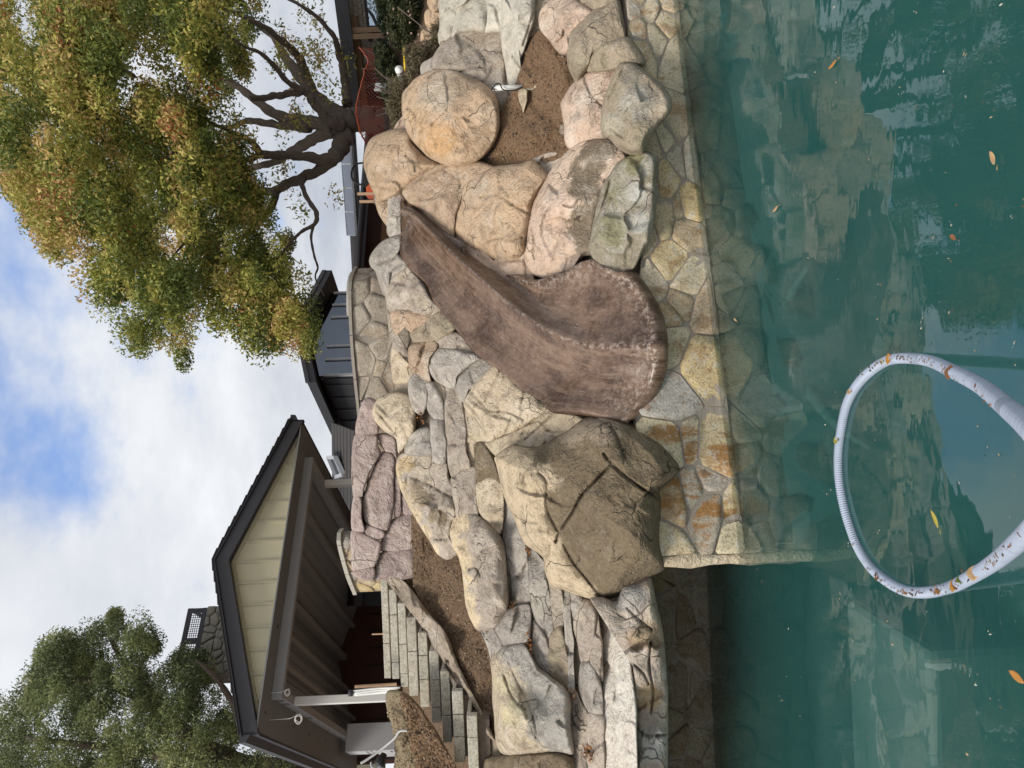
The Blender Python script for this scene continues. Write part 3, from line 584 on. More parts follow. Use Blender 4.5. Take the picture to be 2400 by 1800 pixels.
rock('lowest broad pale step stone beside the soil bed', 'A', [(1048,-330),(1245,-330),(1246,100),(1212,222),(1182,325),(1152,400),(1168,470),(1132,565),(1090,560),(1062,400),(1042,260),(1042,150)], 'palegrey', T=0.28, p=3.5, dd=0.12, sharp=0.1, cracks=[[(1110,370),(1140,410),(1165,440)],[(1245,90),(1210,200),(1180,290)]], centre=(1130,170))
rock('thin sloping kerb of rock between step and pink boulder', 'A', [(1246,-330),(1330,-330),(1312,50),(1292,125),(1292,190),(1230,285),(1170,375),(1160,350),(1205,250),(1246,110)], 'cream', T=0.12, dd=0.2, centre=(1270,50))
rock('jagged rock along the lower edge of the soil bed', 'A', [(1130,1075),(1250,1032),(1350,992),(1425,1005),(1440,1050),(1345,1150),(1280,1100),(1200,1090)], 'warmgrey', T=0.15, dd=0.12)
rock('lump of dried cement on the soil bed', 'A', [(1190,510),(1230,495),(1258,520),(1250,560),(1210,575),(1185,550)], 'cream', T=0.03, dd=0.05, amp=3, name='cement_lump', cat='cement lump', group='cement spilled on the soil')
rock('splash of dried cement on the soil below the lump', 'A', [(1150,600),(1200,590),(1195,640),(1180,720),(1165,660)], 'cream', T=0.03, dd=0.03, name='cement_lump', cat='cement lump', group='cement spilled on the soil')
# --- left of the slide
G2 = 'carved rocks of the pool bank'
rock('grey knobbly boulder at the left of the slide top', 'B', [(190,310),(205,265),(260,200),(320,165),(385,152),(396,200),(376,262),(425,318),(440,350),(350,400),(322,470),(292,535),(262,480),(232,372),(205,350)], 'grey', T=0.26, dd=0.08, cracks=[[(240,330),(330,300),(380,250)],[(320,460),(330,380),(400,330)]])
rock('broad grey-tan facet rock along the upper slide edge', 'B', [(298,490),(330,420),(425,345),(525,440),(582,540),(655,625),(560,668),(450,632),(332,628),(300,570)], 'warmgrey', T=0.2, p=3.4, cracks=[[(310,520),(370,460),(430,400)]])
rock('small dark-edged rock left of the upper slide', 'B', [(330,642),(450,632),(562,668),(560,702),(472,742),(452,762),(402,722),(372,782),(342,742)], 'tan2', T=0.14, p=3)
rock('greenish angular rock beside the middle of the slide', 'B', [(470,742),(570,680),(652,632),(742,742),(602,818),(490,832),(455,782)], 'olive', T=0.16, p=4)
rock('wedge of tan rock hugging the slide edge', 'B', [(598,822),(742,778),(832,870),(868,908),(770,892),(650,882)], 'warmgrey', T=0.1, p=4)
rock('rounded tan-pink knob in the left rock pile', 'B', [(440,905),(470,852),(600,832),(622,872),(575,935),(562,1000),(585,1105),(530,1085),(460,1000)], 'tan2', T=0.2)
rock('rounded grey-green knob beside the slide', 'B', [(568,955),(622,882),(770,892),(872,912),(905,942),(830,985),(752,1052),(732,1125),(640,1095),(582,1035)], 'grey', T=0.22, cracks=[[(570,960),(600,1010),(630,1080)]])
rock('dark swirl-textured rock pinched at the slide edge', 'B', [(738,1095),(760,1042),(830,982),(902,940),(985,985),(902,1085),(822,1145),(792,1225),(752,1155)], 'grey', T=0.14)
rock('pale block under the grey slide-top boulder', 'B', [(292,560),(330,560),(340,640),(345,745),(372,790),(440,905),(440,985),(400,930),(340,870),(322,780),(300,660)], 'warmgrey', T=0.12, dd=0.15, centre=(345,760))
rock('flat pale rock stacked left of the knobs', 'B', [(330,900),(345,860),(400,930),(452,1000),(520,1085),(450,1100),(440,1090),(350,1095),(335,1000)], 'cream', T=0.14, dd=0.2)
rock('big cream facet rock cracked like a shield left of the slide', 'B', [(798,1235),(850,1135),(985,988),(1035,1015),(1132,1112),(1272,1192),(1325,1272),(1182,1382),(1062,1432),(955,1485),(918,1412),(880,1332),(830,1292)], 'cream', T=0.26, p=4, cracks=[[(1030,1020),(980,1110),(930,1220)],[(830,1150),(900,1220),(960,1280),(1080,1290),(1180,1340)],[(1190,1150),(1160,1260)],[(1100,1320),(1070,1420)],[(805,1225),(880,1310),(930,1420)]])
rock('sloping buff rock tucked between slide mouth and giant boulder', 'C', [(930,385),(1062,330),(1200,268),(1312,186),(1362,138),(1532,186),(1580,228),(1505,300),(1402,360),(1340,395),(1250,432),(1105,408),(1005,470)], 'cream', T=0.24, p=3, cracks=[[(965,360),(1100,300),(1260,240)],[(1100,400),(1240,425),(1350,395),(1480,330)],[(1190,360),(1290,270),(1400,160)]])
rock('giant brown boulder at the corner over the pool', 'C', [(1000,470),(1105,405),(1240,425),(1345,392),(1455,322),(1585,228),(1700,200),(1850,240),(2000,340),(2120,450),(2185,560),(2065,690),(2068,745),(2062,900),(2072,1050),(2092,1150),(2070,1200),(1900,1282),(1800,1352),(1682,1396),(1560,1370),(1450,1322),(1360,1292),(1320,1182),(1310,1112),(1200,1022),(1150,900),(1082,760),(1042,640),(1012,530)], 'brown', T=0.62, p=2.6, slope=0.62, dd=-0.02, facets=2, chips=0.55, centre=(1600,760),
     cracks=[([(1752,518),(1650,625),(1560,720),(1500,830),(1420,950),(1390,1020)], 0.075), ([(1700,450),(1752,518),(1870,620),(2060,750)], 0.055), ([(1440,1040),(1500,1150),(1580,1250),(1690,1390)], 0.05), [(1310,1120),(1345,1100),(1350,1040)], [(1120,850),(1190,890),(1270,900)], [(1280,580),(1330,640),(1330,800),(1400,950)], [(1640,215),(1760,300),(1840,480)]],
     tints=[(x_,y_,84,(0.56,0.45,0.31)) for x_,y_ in ((1010,500),(1060,600),(1090,720),(1150,800),(1200,900),(1250,1000),(1290,620),(1310,1050),(1230,760),(1340,1180),(1420,1290),(1540,1360),(1150,480))]+[(1500,280,90,(0.36,0.29,0.21)),(1700,260,100,(0.33,0.26,0.19))], ctrl=[(1150,640,130,0.16),(1250,1000,110,0.10),(1780,900,200,0.12),(1700,380,120,0.06)])
rock('long humped grey boulder lying above the giant one', 'C', [(700,955),(740,882),(800,850),(862,850),(922,882),(1002,962),(1032,1002),(1052,1100),(1062,1250),(1078,1440),(1040,1520),(1000,1572),(940,1592),(880,1582),(832,1500),(806,1400),(796,1230),(770,1130),(730,1062)], 'warmgrey', T=0.36, p=2.3, cracks=[[(830,1200),(870,1190),(900,1240)]], tints=[(x_,y_,48,(0.56,0.45,0.30)) for x_,y_ in ((720,950),(750,1050),(790,1150),(800,1280),(815,1400),(850,1520),(780,900))], ctrl=[(800,1000,70,0.08)])
rock('tall leaning grey slab with a cream top edge', 'C', [(360,565),(372,482),(430,450),(582,452),(602,512),(682,512),(692,602),(722,672),(742,852),(722,902),(722,1042),(752,1092),(682,1132),(620,1092),(570,1002),(482,852),(432,762),(392,682)], 'warmgrey', T=0.3, p=2.8, dd=0.1, tints=[(x_,y_,38,(0.56,0.45,0.30)) for x_,y_ in ((365,560),(390,660),(430,760),(480,850),(540,960),(600,1080))]+[(500,720,60,(0.19,0.15,0.105)),(620,860,50,(0.19,0.15,0.105)),(420,520,45,(0.38,0.28,0.15))], cracks=[[(440,600),(560,650),(720,740)],[(580,1000),(640,1010),(710,1000)],[(500,480),(440,560),(420,640)]])
rock('buff boulder with an ochre stain under the mauve wall', 'C', [(208,182),(240,102),(330,62),(432,82),(472,182),(474,282),(442,342),(372,440),(352,342),(282,292),(232,242)], 'cream', T=0.3, dd=0.1, cracks=[[(230,180),(300,260),(350,330)]])
rock('squat grey stone beneath the ochre-stained boulder', 'C', [(428,446),(432,372),(482,312),(562,292),(588,402),(582,458)], 'grey', T=0.14, p=4)
rock('upright pale stone with leaf litter beside it', 'B', [(442,1095),(490,1040),(545,1075),(560,1180),(528,1292),(470,1272),(452,1200)], 'grey', T=0.18, p=3)
rock('narrow grey stone in the stacked column', 'B', [(548,1090),(602,1108),(650,1200),(668,1345),(620,1342),(570,1282),(552,1182)], 'grey', T=0.16, p=3)
rock('small pale stone above the long slab', 'B', [(596,1098),(655,1118),(668,1240),(640,1200)], 'cream', T=0.1, p=4)
rock('squared grey-green stone low in the stacked column', 'C', [(580,235),(665,250),(678,472),(650,508),(600,492),(590,402)], 'grey', T=0.18, p=4)
rock('long upright speckled slab in the left rock pile', 'B', [(668,1135),(732,1108),(775,1200),(805,1400),(815,1560),(842,1642),(790,1660),(720,1702),(692,1602),(680,1400)], 'warmgrey', T=0.18, p=4.5)
rock('pale slab behind the cracked shield rock', 'B', [(745,1130),(800,1235),(880,1335),(925,1420),(940,1490),(870,1480),(862,1560),(865,1640),(830,1620),(812,1500),(790,1300)], 'cream', T=0.14, p=4, centre=(850,1430))
rock('speckled stone squeezed below the leaning slab', 'C', [(722,612),(862,538),(872,762),(885,850),(802,850),(750,862),(738,782),(722,672)], 'warmgrey', T=0.18, p=4)
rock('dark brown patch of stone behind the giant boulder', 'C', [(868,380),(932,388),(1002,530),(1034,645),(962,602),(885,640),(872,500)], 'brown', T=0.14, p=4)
rock('pale lower stone behind the giant boulder', 'C', [(880,645),(962,604),(1038,652),(1044,882),(1022,965),(932,885),(892,802),(876,702)], 'cream', T=0.16, p=4)
rock('long flat pitted slab between humped and giant boulders', 'C', [(1042,650),(1082,722),(1142,882),(1202,1025),(1214,1200),(1224,1422),(1092,1442),(1076,1402),(1056,1100),(1042,900)], 'grey', T=0.14, p=5, dd=0.12)
rock('six-sided grey stone beside the humped boulder', 'D', [(1000,752),(1072,642),(1212,608),(1220,762),(1195,852),(1052,868),(1022,832)], 'grey', T=0.14, p=5)
rock('small grey stone at the corner of the planter soil', 'D', [(908,762),(992,750),(1045,872),(972,945),(952,862)], 'grey', T=0.12, p=4)
rock('large two-tone block, cream above and grey below', 'D', [(972,975),(1000,922),(1062,872),(1182,862),(1232,935),(1272,1012),(1352,1072),(1462,1172),(1482,1400),(1498,1562),(1382,1552),(1152,1575),(1062,1572),(1012,1502),(996,1300),(984,1100)], 'cream', T=0.36, p=3.4, tints=[(x_,y_,95,(0.33,0.31,0.28)) for x_,y_ in ((1150,920),(1230,1010),(1300,1120),(1380,1200),(1400,1350),(1300,1280),(1420,1480),(1330,1400))]+[(1120,1300,80,(0.55,0.47,0.29)),(1060,1100,60,(0.55,0.47,0.29))], cracks=[[(1055,1060),(1110,1200),(1190,1280)],([(1080,960),(1150,1120),(1215,1250),(1260,1400),(1270,1520)],0.02)], ctrl=[(1300,1150,100,-0.10),(1150,1400,120,0.10)])
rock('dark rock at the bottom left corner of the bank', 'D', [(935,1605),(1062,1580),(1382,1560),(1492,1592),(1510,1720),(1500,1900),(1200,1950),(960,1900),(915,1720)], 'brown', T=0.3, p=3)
# --- thin layered ledges
lay = [('long split ledge stone just below the pitted slab', [(1218,250),(1240,238),(1322,340),(1332,452),(1375,760),(1332,835),(1252,702),(1224,502)], 'grey'),
 ('narrow ledge stone under the corner of the giant boulder', [(1322,358),(1422,480),(1435,740),(1382,762),(1362,602)], 'warmgrey'),
 ('thin pale ledge strip running to the litter pile', [(1420,478),(1482,520),(1492,702),(1508,1000),(1512,1152),(1472,1172),(1462,902)], 'grey'),
 ('second thin ledge strip below the pale one', [(1482,518),(1552,552),(1560,602),(1502,702),(1496,640)], 'grey'),
 ('tapering ledge stone above the bleached shelf', [(1502,704),(1556,560),(1655,642),(1605,962),(1552,955),(1530,820)], 'warmgrey'),
 ('sliver of rock against the bleached shelf', [(1655,640),(1672,720),(1696,1085),(1612,972)], 'warmgrey'),
 ('leaf-shaped grey ledge stone above the bleached shelf', [(1560,972),(1642,1002),(1680,1150),(1694,1312),(1602,1292),(1548,1132)], 'grey'),
 ('ledge stone nearest the left edge of the photo', [(1590,1305),(1702,1332),(1700,1500),(1695,1900),(1602,1900),(1592,1500)], 'warmgrey'),
 ('ledge stone below the two-tone block', [(1242,705),(1332,838),(1352,1042),(1275,1008),(1234,935)], 'grey'),
 ('pointed greenish ledge stone beside the two-tone block', [(1352,802),(1422,742),(1458,900),(1468,1160),(1374,1075),(1342,982)], 'olive'),
 ('crevice stone holding the dead leaf pile', [(1475,1180),(1515,1160),(1560,1250),(1592,1300),(1592,1500),(1600,1900),(1505,1900),(1490,1500)], 'warmgrey')]
for lb, pp, mt in lay: rock(lb, 'D', pp, mt, T=0.10, p=5, dd=0.05, name='ledge_stone', cat='ledge stone', group='thin ledge stones on the left', amp=0.6)
rock('bleached white flat shelf of rock at the left', 'D', [(1650,640),(1782,692),(1862,780),(1876,1000),(1902,1300),(1918,1659),(1920,1900),(1700,1900),(1698,1500),(1690,1100)], 'shelf', T=0.06, p=8, slope=1.35, dd=0.05, facets=0, amp=0.5)
rock('thick cracked ledge rock overhanging the dark recess', 'D', [(1618,575),(1700,560),(1782,580),(1832,482),(1930,440),(2002,420),(2042,600),(2082,800),(2110,1300),(2112,1659),(2112,1950),(1918,1950),(1916,1659),(1897,1200),(1870,900),(1850,740),(1770,682)], 'warmgrey', T=0.22, p=5, slope=0.2, dref=5.22, facets=0, centre=(1985,1150), cracks=[([(2005,850),(1995,1000),(2020,1150),(2005,1300)], 0.045),[(1900,990),(1960,1050),(1990,1110)],[(1850,620),(1930,700),(2010,760)],[(1920,1400),(1980,1450),(2100,1440)]], amp=1.2, tints=[(1980,800,90,(0.36,0.27,0.18)),(1990,1200,70,(0.38,0.27,0.16)),(1880,560,80,(0.25,0.24,0.23)),(2000,1500,90,(0.42,0.40,0.37))])
# --- mauve carved wall in stones
wallp = empty('mauve_rock_wall', P(905, 1150, 8.2)); tag(wallp, 'mauve carved rock wall with deep joints under the terrace edge', 'rock wall')
for pp in [[(95,318),(125,150),(165,90),(228,110),(242,250),(228,322)], [(90,332),(228,326),(238,400),(256,452),(192,562),(142,702),(136,732),(78,724),(68,540)],
 [(272,438),(322,450),(352,512),(342,640),(346,740),(332,862),(290,955),(165,905),(140,822),(146,732),(196,572),(252,462)], [(78,732),(132,740),(132,862),(152,955),(68,935)],
 [(165,912),(287,962),(246,1008),(160,978)], [(72,942),(245,1014),(256,1072),(212,1182),(80,1214),(68,1100)], [(260,1010),(332,878),(472,848),(487,1062),(262,1082)],
 [(265,1088),(477,1072),(492,1245),(212,1268),(218,1172)], [(235,325),(352,340),(362,480),(330,445),(280,432)], [(342,560),(374,602),(392,832),(344,858),(348,740)], [(374,600),(430,740),(476,848),(398,842),(388,700)], [(78,1215),(210,1184),(214,1272),(120,1262)]]:
    rock(None, 'C', pp, 'pinkwall', T=0.07, p=9, chips=0.25, grow=1.0, slope=0.35, dref=8.15, name='wall_stone', parent=wallp, amp=0.7, facets=0, tb=0.3)
# --- soil beds
rock('', 'A', [(1305,185),(1220,280),(1160,460),(1132,565),(1090,640),(1030,760),(1010,850),(975,980),(985,1090),(1060,1095),(1150,1085),(1300,1060),(1430,1010),(1500,965),(1470,800),(1460,700),(1520,560),(1500,400),(1400,270)], 'soil_red', T=0.04, p=9, dd=0.08, name='soil_bed', kind='structure', facets=0, amp=1.6, chips=0.3)
rock('', 'C', [(455,860),(500,850),(570,990),(630,1090),(760,1120),(800,1260),(815,1420),(850,1520),(900,1590),(960,1700),(1000,1850),(1010,2000),(1030,2380),(1000,2400),(900,2200),(800,1980),(650,1700),(560,1500),(480,1320),(470,1200)], 'soil', T=0.04, p=9, dd=0.10, name='planter_soil', kind='structure', facets=0, amp=1.6, centre=(760,1560), chips=0.3)
# ------------------------------------------------------------------ the slide
def build_slide():
    L_ = px('B', [(366,150),(395,140),(388,285),(545,455),(600,575),(705,705),(865,905),(988,990),(1135,1115),(1275,1195),(1345,1262),(1560,1285),(1805,1338)])
    Vv = px('B', [(366,-10),(400,-20),(480,20),(650,190),(800,330),(950,465),(1130,620),(1330,760),(1550,850),(1690,872),(1800,868),(1900,868),(2000,872)])
    R_ = px('B', [(362,-110),(395,-100),(520,-5),(660,130),(780,230),(950,345),(1090,400),(1215,440),(1350,410),(1450,380),(1570,310),(1660,335),(1800,385)])
    ld = [8.12, 7.95, 7.72, 7.4, 7.2, 6.98, 6.72, 6.5, 6.25, 6.02, 5.82, 5.58, 5.36]
    vd = [8.08, 7.85, 7.62, 7.2, 6.9, 6.6, 6.3, 5.98, 5.7, 5.5, 5.38, 5.28, 5.2]
    rd = [8.25, 8.15, 8.0, 7.62, 7.32, 7.05, 6.78, 6.48, 6.22, 6.04, 5.87, 5.72, 5.6]
    n = 90; K = 36
    c3 = lambda q, d: smooth_path([P(a[0], a[1], b) for a, b in zip(q, d)], n)
    L3, V3, R3 = c3(L_, ld), c3(Vv, vd), c3(R_, rd)
    rows = []; uv = []; wear = []
    for i in range(n):
        t = i / (n - 1)
        for k in range(K + 1):
            s = k / K                                        # 0 left rim, .55 valley, 1 right rim
            sv = 0.58
            if s <= sv:
                w = s / sv; h = w ** 1.0; dip = math.sin(math.pi * w)
                p = L3[i] * (1 - h) + V3[i] * h; out = np.array([0.0, 0.06, -0.10])
            else:
                w = (s - sv) / (1 - sv); dip = math.sin(math.pi * w); p = V3[i] * (1 - w) + R3[i] * w; out = np.array([0.0, 0.05, -0.09])
            p = p + out * dip * 0.9
            rows.append(p); uv.append((t * 3.2, s * 1.2 , 0))
            e = math.exp(-((s - sv) / 0.012) ** 2) * (0.25 + 0.25 * t) + 0.34 * max(0, (t - 0.90) / 0.1) * (0.3 + 0.6 * abs(math.sin(s * 9))) + 0.25 * math.exp(-((t - 0.05) / 0.05) ** 2) + 0.35 * math.exp(-((s - 1) / 0.06) ** 2) + 0.10
            wear.append(min(e, 1))
    # rolled lip: continue down and under
    last = np.array(rows[-(K + 1):]); mid = last.mean(0)
    for j, (dy, dz) in enumerate([(-0.02, -0.008), (-0.035, -0.03), (-0.04, -0.06), (-0.03, -0.10), (0.0, -0.135), (0.06, -0.15), (0.3, -0.16)]):
        for k in range(K + 1):
            p = last[k] + np.array([0, dy, dz]); rows.append(p); uv.append((3.2 + 0.03 * j, k / K * 1.2, 0)); wear.append(0.5 if j < 2 else 0.05)
    V = np.array(rows); m = n + 7; W = K + 1
    V[:, 2] += 0.004 * fbm(V * 5, 3, 3)
    i = (np.arange(m - 1)[:, None] * W + np.arange(K)[None]).ravel()
    f = np.stack([i, i + W, i + W + 1, i + 1], -1)
    o = mesh_np('slide_channel', V, f, M['slide'], None, True, {'suv': np.array(uv), 'wear': np.array(wear)})
    sm = o.modifiers.new('solid', 'SOLIDIFY'); sm.thickness = 0.07; sm.offset = -1
    return o, L3, R3
slide, SL3, SR3 = build_slide(); slide.name = 'water_slide'
tag(slide, 'curved brown cast water slide emptying over the pool wall', 'water slide')
# ------------------------------------------------------------------ stairs on the left
stair = empty('garden_staircase', P(1100, 1650, 6.2)); tag(stair, 'flight of pale stone steps climbing the left bank', 'staircase')
STEPS = [(160,180,30,885,62),(230,250,115,890,66),(300,330,230,960,70),(370,410,355,1035,84),(470,505,485,1130,82),(570,595,645,1270,88),(660,700,820,1440,84),(755,805,990,1610,100),(885,930,1200,1830,96)]
for k, (xa, xb, ya, yb, hh) in enumerate(STEPS):
    d = 8.84 - 0.325 * k; (x0, y0), (x1, y1) = px('S', [(xa, ya), (xb, yb)])
    a, b_ = P(x0, y0, d), P(x1, y1, d); zt = (a.z + b_.z) / 2; h = hh / 3.686 * d / F
    rs = random.Random(k); cuts = [0] + sorted([rs.uniform(0.25, 0.5), rs.uniform(0.6, 0.85)] if k % 3 else [rs.uniform(0.35, 0.7)]) + [1]
    for c0, c1 in zip(cuts[:-1], cuts[1:]):
        p0, p1 = a.lerp(b_, c0), a.lerp(b_, c1); off = rs.uniform(-0.006, 0.006)
        mb = MB(); mb.box(((p0.x + p1.x) / 2, d + 0.03 + off, zt - h / 2), (abs(p1.x - p0.x) / 2 - 0.003, 0, 0), (0, 0.035, 0), (0, 0, h / 2 - 0.004))
        mb.build('riser_stone', M['step'], stair, bevel=0.006)
    mb = MB(); mb.box(((a.x + b_.x) / 2, d + 0.30, zt - 0.022), (abs(a.x - b_.x) / 2 - 0.004, 0, 0), (0, 0.23, 0), (0, 0, 0.016)); mb.build('tread', M['step'], stair, bevel=0.005)
    mb = MB(); mb.box(((a.x + b_.x) / 2 - 0.03, d + 0.22, zt - 0.12), (abs(a.x - b_.x) / 2 - 0.05, 0, 0), (0, 0.15, 0), (0, 0, 0.08)); mb.build('step_core', M['concrete'], stair)
rock('rough grey concrete haunch between steps and planter soil', 'S', [(215,55),(300,35),(385,80),(475,190),(565,320),(650,420),(720,520),(800,720),(920,960),(1020,1150),(1180,1490),(1150,1560),(1000,1490),(975,1200),(850,990),(740,820),(645,645),(550,485),(460,355),(370,230),(290,115)], 'bank', T=0.03, p=10, dd=0.055, tb=0.4, chips=1.0, jitter=1.5, name='concrete_haunch', cat='concrete', centre=(640,600), facets=0, amp=3.0)
rock('', 'S', [(208,1070),(225,1010),(300,1000),(390,1030),(480,1120),(590,1290),(690,1460),(780,1620),(850,1850),(300,1900),(292,1500),(268,1300),(228,1190)], 'mound', T=0.12, p=9, dref=6.85, slope=0.8, name='soil_mound', kind='structure', facets=0, amp=1.5)
rock('', 'S', [(330,1030),(400,1040),(490,1130),(600,1300),(700,1470),(800,1640),(860,1850),(560,1880),(440,1500),(370,1200)], 'soil_red', T=0.12, p=9, dref=6.6, slope=0.8, name='soil_bank', kind='structure', facets=0, amp=1.5)
# ------------------------------------------------------------------ terrace walls
def path_map(pts):
    """plan polyline (X, Y) -> mapping for stonework; off is measured towards the viewer"""
    p = smooth_path([(a[0], a[1], 0) for a in pts], 60)[:, :2]; seg = np.linalg.norm(np.diff(p, axis=0), axis=1); cum = np.r_[0, np.cumsum(seg)]
    t = np.gradient(p, axis=0); t /= np.linalg.norm(t, axis=1)[:, None]; nrm = np.c_[t[:, 1], -t[:, 0]]
    if nrm[:, 1].mean() > 0: nrm = -nrm
    def f(s, z, off):
        X = np.interp(s, cum, p[:, 0]); Y = np.interp(s, cum, p[:, 1]); nx = np.interp(s, cum, nrm[:, 0]); ny = np.interp(s, cum, nrm[:, 1])
        return np.stack([X + nx * off, Y + ny * off, np.broadcast_to(z, X.shape)], -1)
    return f, cum[-1], p
M['cap'] = m_plain('wall_cap_stone', (0.40, 0.355, 0.31), 0.85, 0.2, 10, 0.4, 40)
M['cap_pale'] = m_plain('pale_cap_stone', (0.52, 0.49, 0.43), 0.85, 0.15, 10, 0.3, 40)
def cap_on(fmap, L, z, parent, mat, w=0.16, t=0.035, n=None, over=0.04):
    n = n or max(3, round(L / 0.55)); e = np.linspace(0, L, n + 1)
    for i in range(n):
        s = np.linspace(e[i] + 0.004, e[i + 1] - 0.004, 6); zz = z(s) if callable(z) else np.full(6, z)
        A = [fmap(s, zz + k * t, np.full(6, o)) for k, o in ((0, over), (1, over + 0.004), (1, -w), (0, -w))]
        V = np.concatenate(A); f = []
        for r in range(4):
            r2 = (r + 1) % 4; f += [(r * 6 + j, r * 6 + j + 1, r2 * 6 + j + 1, r2 * 6 + j) for j in range(5)]
        f += [(0, 6, 12, 18), (5, 23, 17, 11)]
        mesh_np('cap_stone', V, f, mat, parent, False)
tw = empty('terrace_wall', P(880, 850, 8.6)); tag(tw, 'curved flagstone terrace wall with a thin dark cap behind the slide', 'stone wall')
wp = [P(830, 632, 8.95), P(830, 660, 8.62), P(830, 720, 8.52), P(830, 830, 8.55), P(830, 960, 8.75), P(830, 1100, 8.95), P(830, 1262, 9.2)]
fw, LW, _ = path_map([(q.x, q.y) for q in wp]); ZT = P(828, 800, 8.5).z
stonework(tw, fw, ((0, LW), (2.35, ZT)), 0.26, M['flag_terrace'], 41, nb=(50, 8), jit=0.5)
cap_on(fw, LW, lambda s: ZT + 0.0 * s, tw, M['cap'])
fw2, L2, _ = path_map([(q.x, q.y) for q in (P(815, 640, 9.2), P(815, 655, 8.9), P(815, 690, 8.75), P(820, 740, 8.72))])
stonework(tw, fw2, ((0, L2), (ZT - 0.3, ZT + 0.07)), 0.3, M['flag_terrace'], 43, nb=(10, 4)); cap_on(fw2, L2, ZT + 0.07, tw, M['cap_pale'], w=0.14)
ew = empty('end_wall', P(860, 1330, 9.3)); tag(ew, 'short tan flagstone wall with a pale curved cap at the stair head', 'stone wall')
ep = [P(800, 1245, 9.15), P(795, 1262, 8.95), P(805, 1310, 9.15), P(815, 1350, 9.4), P(828, 1388, 9.75)]
fe, LE, _ = path_map([(q.x, q.y) for q in ep]); ZE = P(796, 1262, 8.95).z - 0.02
stonework(ew, fe, ((0, LE), (3.0, ZE)), 0.22, M['flag'], 47, nb=(12, 6)); cap_on(fe, LE, ZE, ew, M['cap_pale'], w=0.16, n=5, t=0.05)
# ------------------------------------------------------------------ cabana
Gd = Vector((0.834, 0.552, 0)); Sd = Vector((-0.552, 0.834, 0)); C0 = P(607.9, 1697.2, 11.5); ZS = C0.z; GW = 5.53; MID = GW / 2; SL = 0.95 / MID
def K(a, b, z=0.0, o=None):
    q = (o or C0) + a * Gd + b * Sd; return Vector((q.x, q.y, z))
M['fascia'] = m_plain('charcoal_fascia', (0.050, 0.050, 0.060), 0.55, 0.1, 4, 0.05, 60)
M['shingle'] = m_plain('charcoal_shingle', (0.055, 0.054, 0.058), 0.9, 0.3, 25, 0.6, 60)
M['panel'] = m_plain('cream_panel', (0.58, 0.53, 0.37), 0.8, 0.04, 6, 0.15, 120, dirt=(0.4, 0.36, 0.24))
M['batten'] = m_plain('cream_batten', (0.50, 0.46, 0.33), 0.8, 0.04, 6, 0.1, 80, dirt=(0.4, 0.36, 0.24))
M['soffit'] = m_plain('soffit_board', (0.215, 0.222, 0.235), 0.8, 0.06, 5, 0.1, 60)
M['beam'] = m_plain('grey_beam', (0.37, 0.38, 0.40), 0.75, 0.08, 6, 0.1, 60)
M['white'] = m_plain('white_paint', (0.74, 0.73, 0.70), 0.6, 0.05, 6, 0.05, 60, dirt=(0.4, 0.37, 0.33))
M['redwood'] = m_plain('dark_redwood', (0.085, 0.036, 0.030), 0.7, 0.2, 6, 0.2, 30)
M['cedar'] = m_plain('cedar_trim', (0.30, 0.155, 0.075), 0.7, 0.15, 8, 0.2, 40)
M['dark'] = m_plain('dark_opening', (0.014, 0.015, 0.02), 0.4, 0.05, 4, 0.0, 40)
M['foam'] = m_plain('grey_foam_board', (0.44, 0.45, 0.47), 0.7, 0.06, 4, 0.05, 60, dirt=(0.3, 0.3, 0.3))
M['black'] = m_plain('black_plastic', (0.012, 0.012, 0.013), 0.45, 0.1, 20, 0.05, 60)
cab = empty('cabana', K(MID, 3, 3.2)); tag(cab, 'open gabled cabana with cream pediment and charcoal roof on the terrace', 'cabana')
ped = MB(); ped.prism([K(0.06, 0.03, ZS + 0.01), K(GW - 0.06, 0.03, ZS + 0.01), K(MID, 0.03, ZS + 0.95)], Sd * 0.05)
pobj = ped.build('pediment', M['panel'], cab)
nb_ = 14
for i in range(1, nb_):
    a = i * GW / nb_; h = (a if a < MID else GW - a) * SL
    if h > 0.06: mb = MB(); mb.box(K(a, 0.015, ZS + 0.02 + h / 2 - 0.02), Gd * 0.022, Sd * 0.014, (0, 0, h / 2 - 0.02)); mb.build('batten', M['batten'], pobj)
mb = MB(); mb.bar(K(0.04, 0.012, ZS + 0.03), K(GW - 0.04, 0.012, ZS + 0.03), 0.03, 0.05)
for sg in (0, 1):
    e = K(0.05 if sg == 0 else GW - 0.05, 0.012, ZS + 0.02); mb.bar(e, K(MID, 0.012, ZS + 0.93), 0.03, 0.06)
mb.build('pediment_trim', M['batten'], pobj)
rf = None
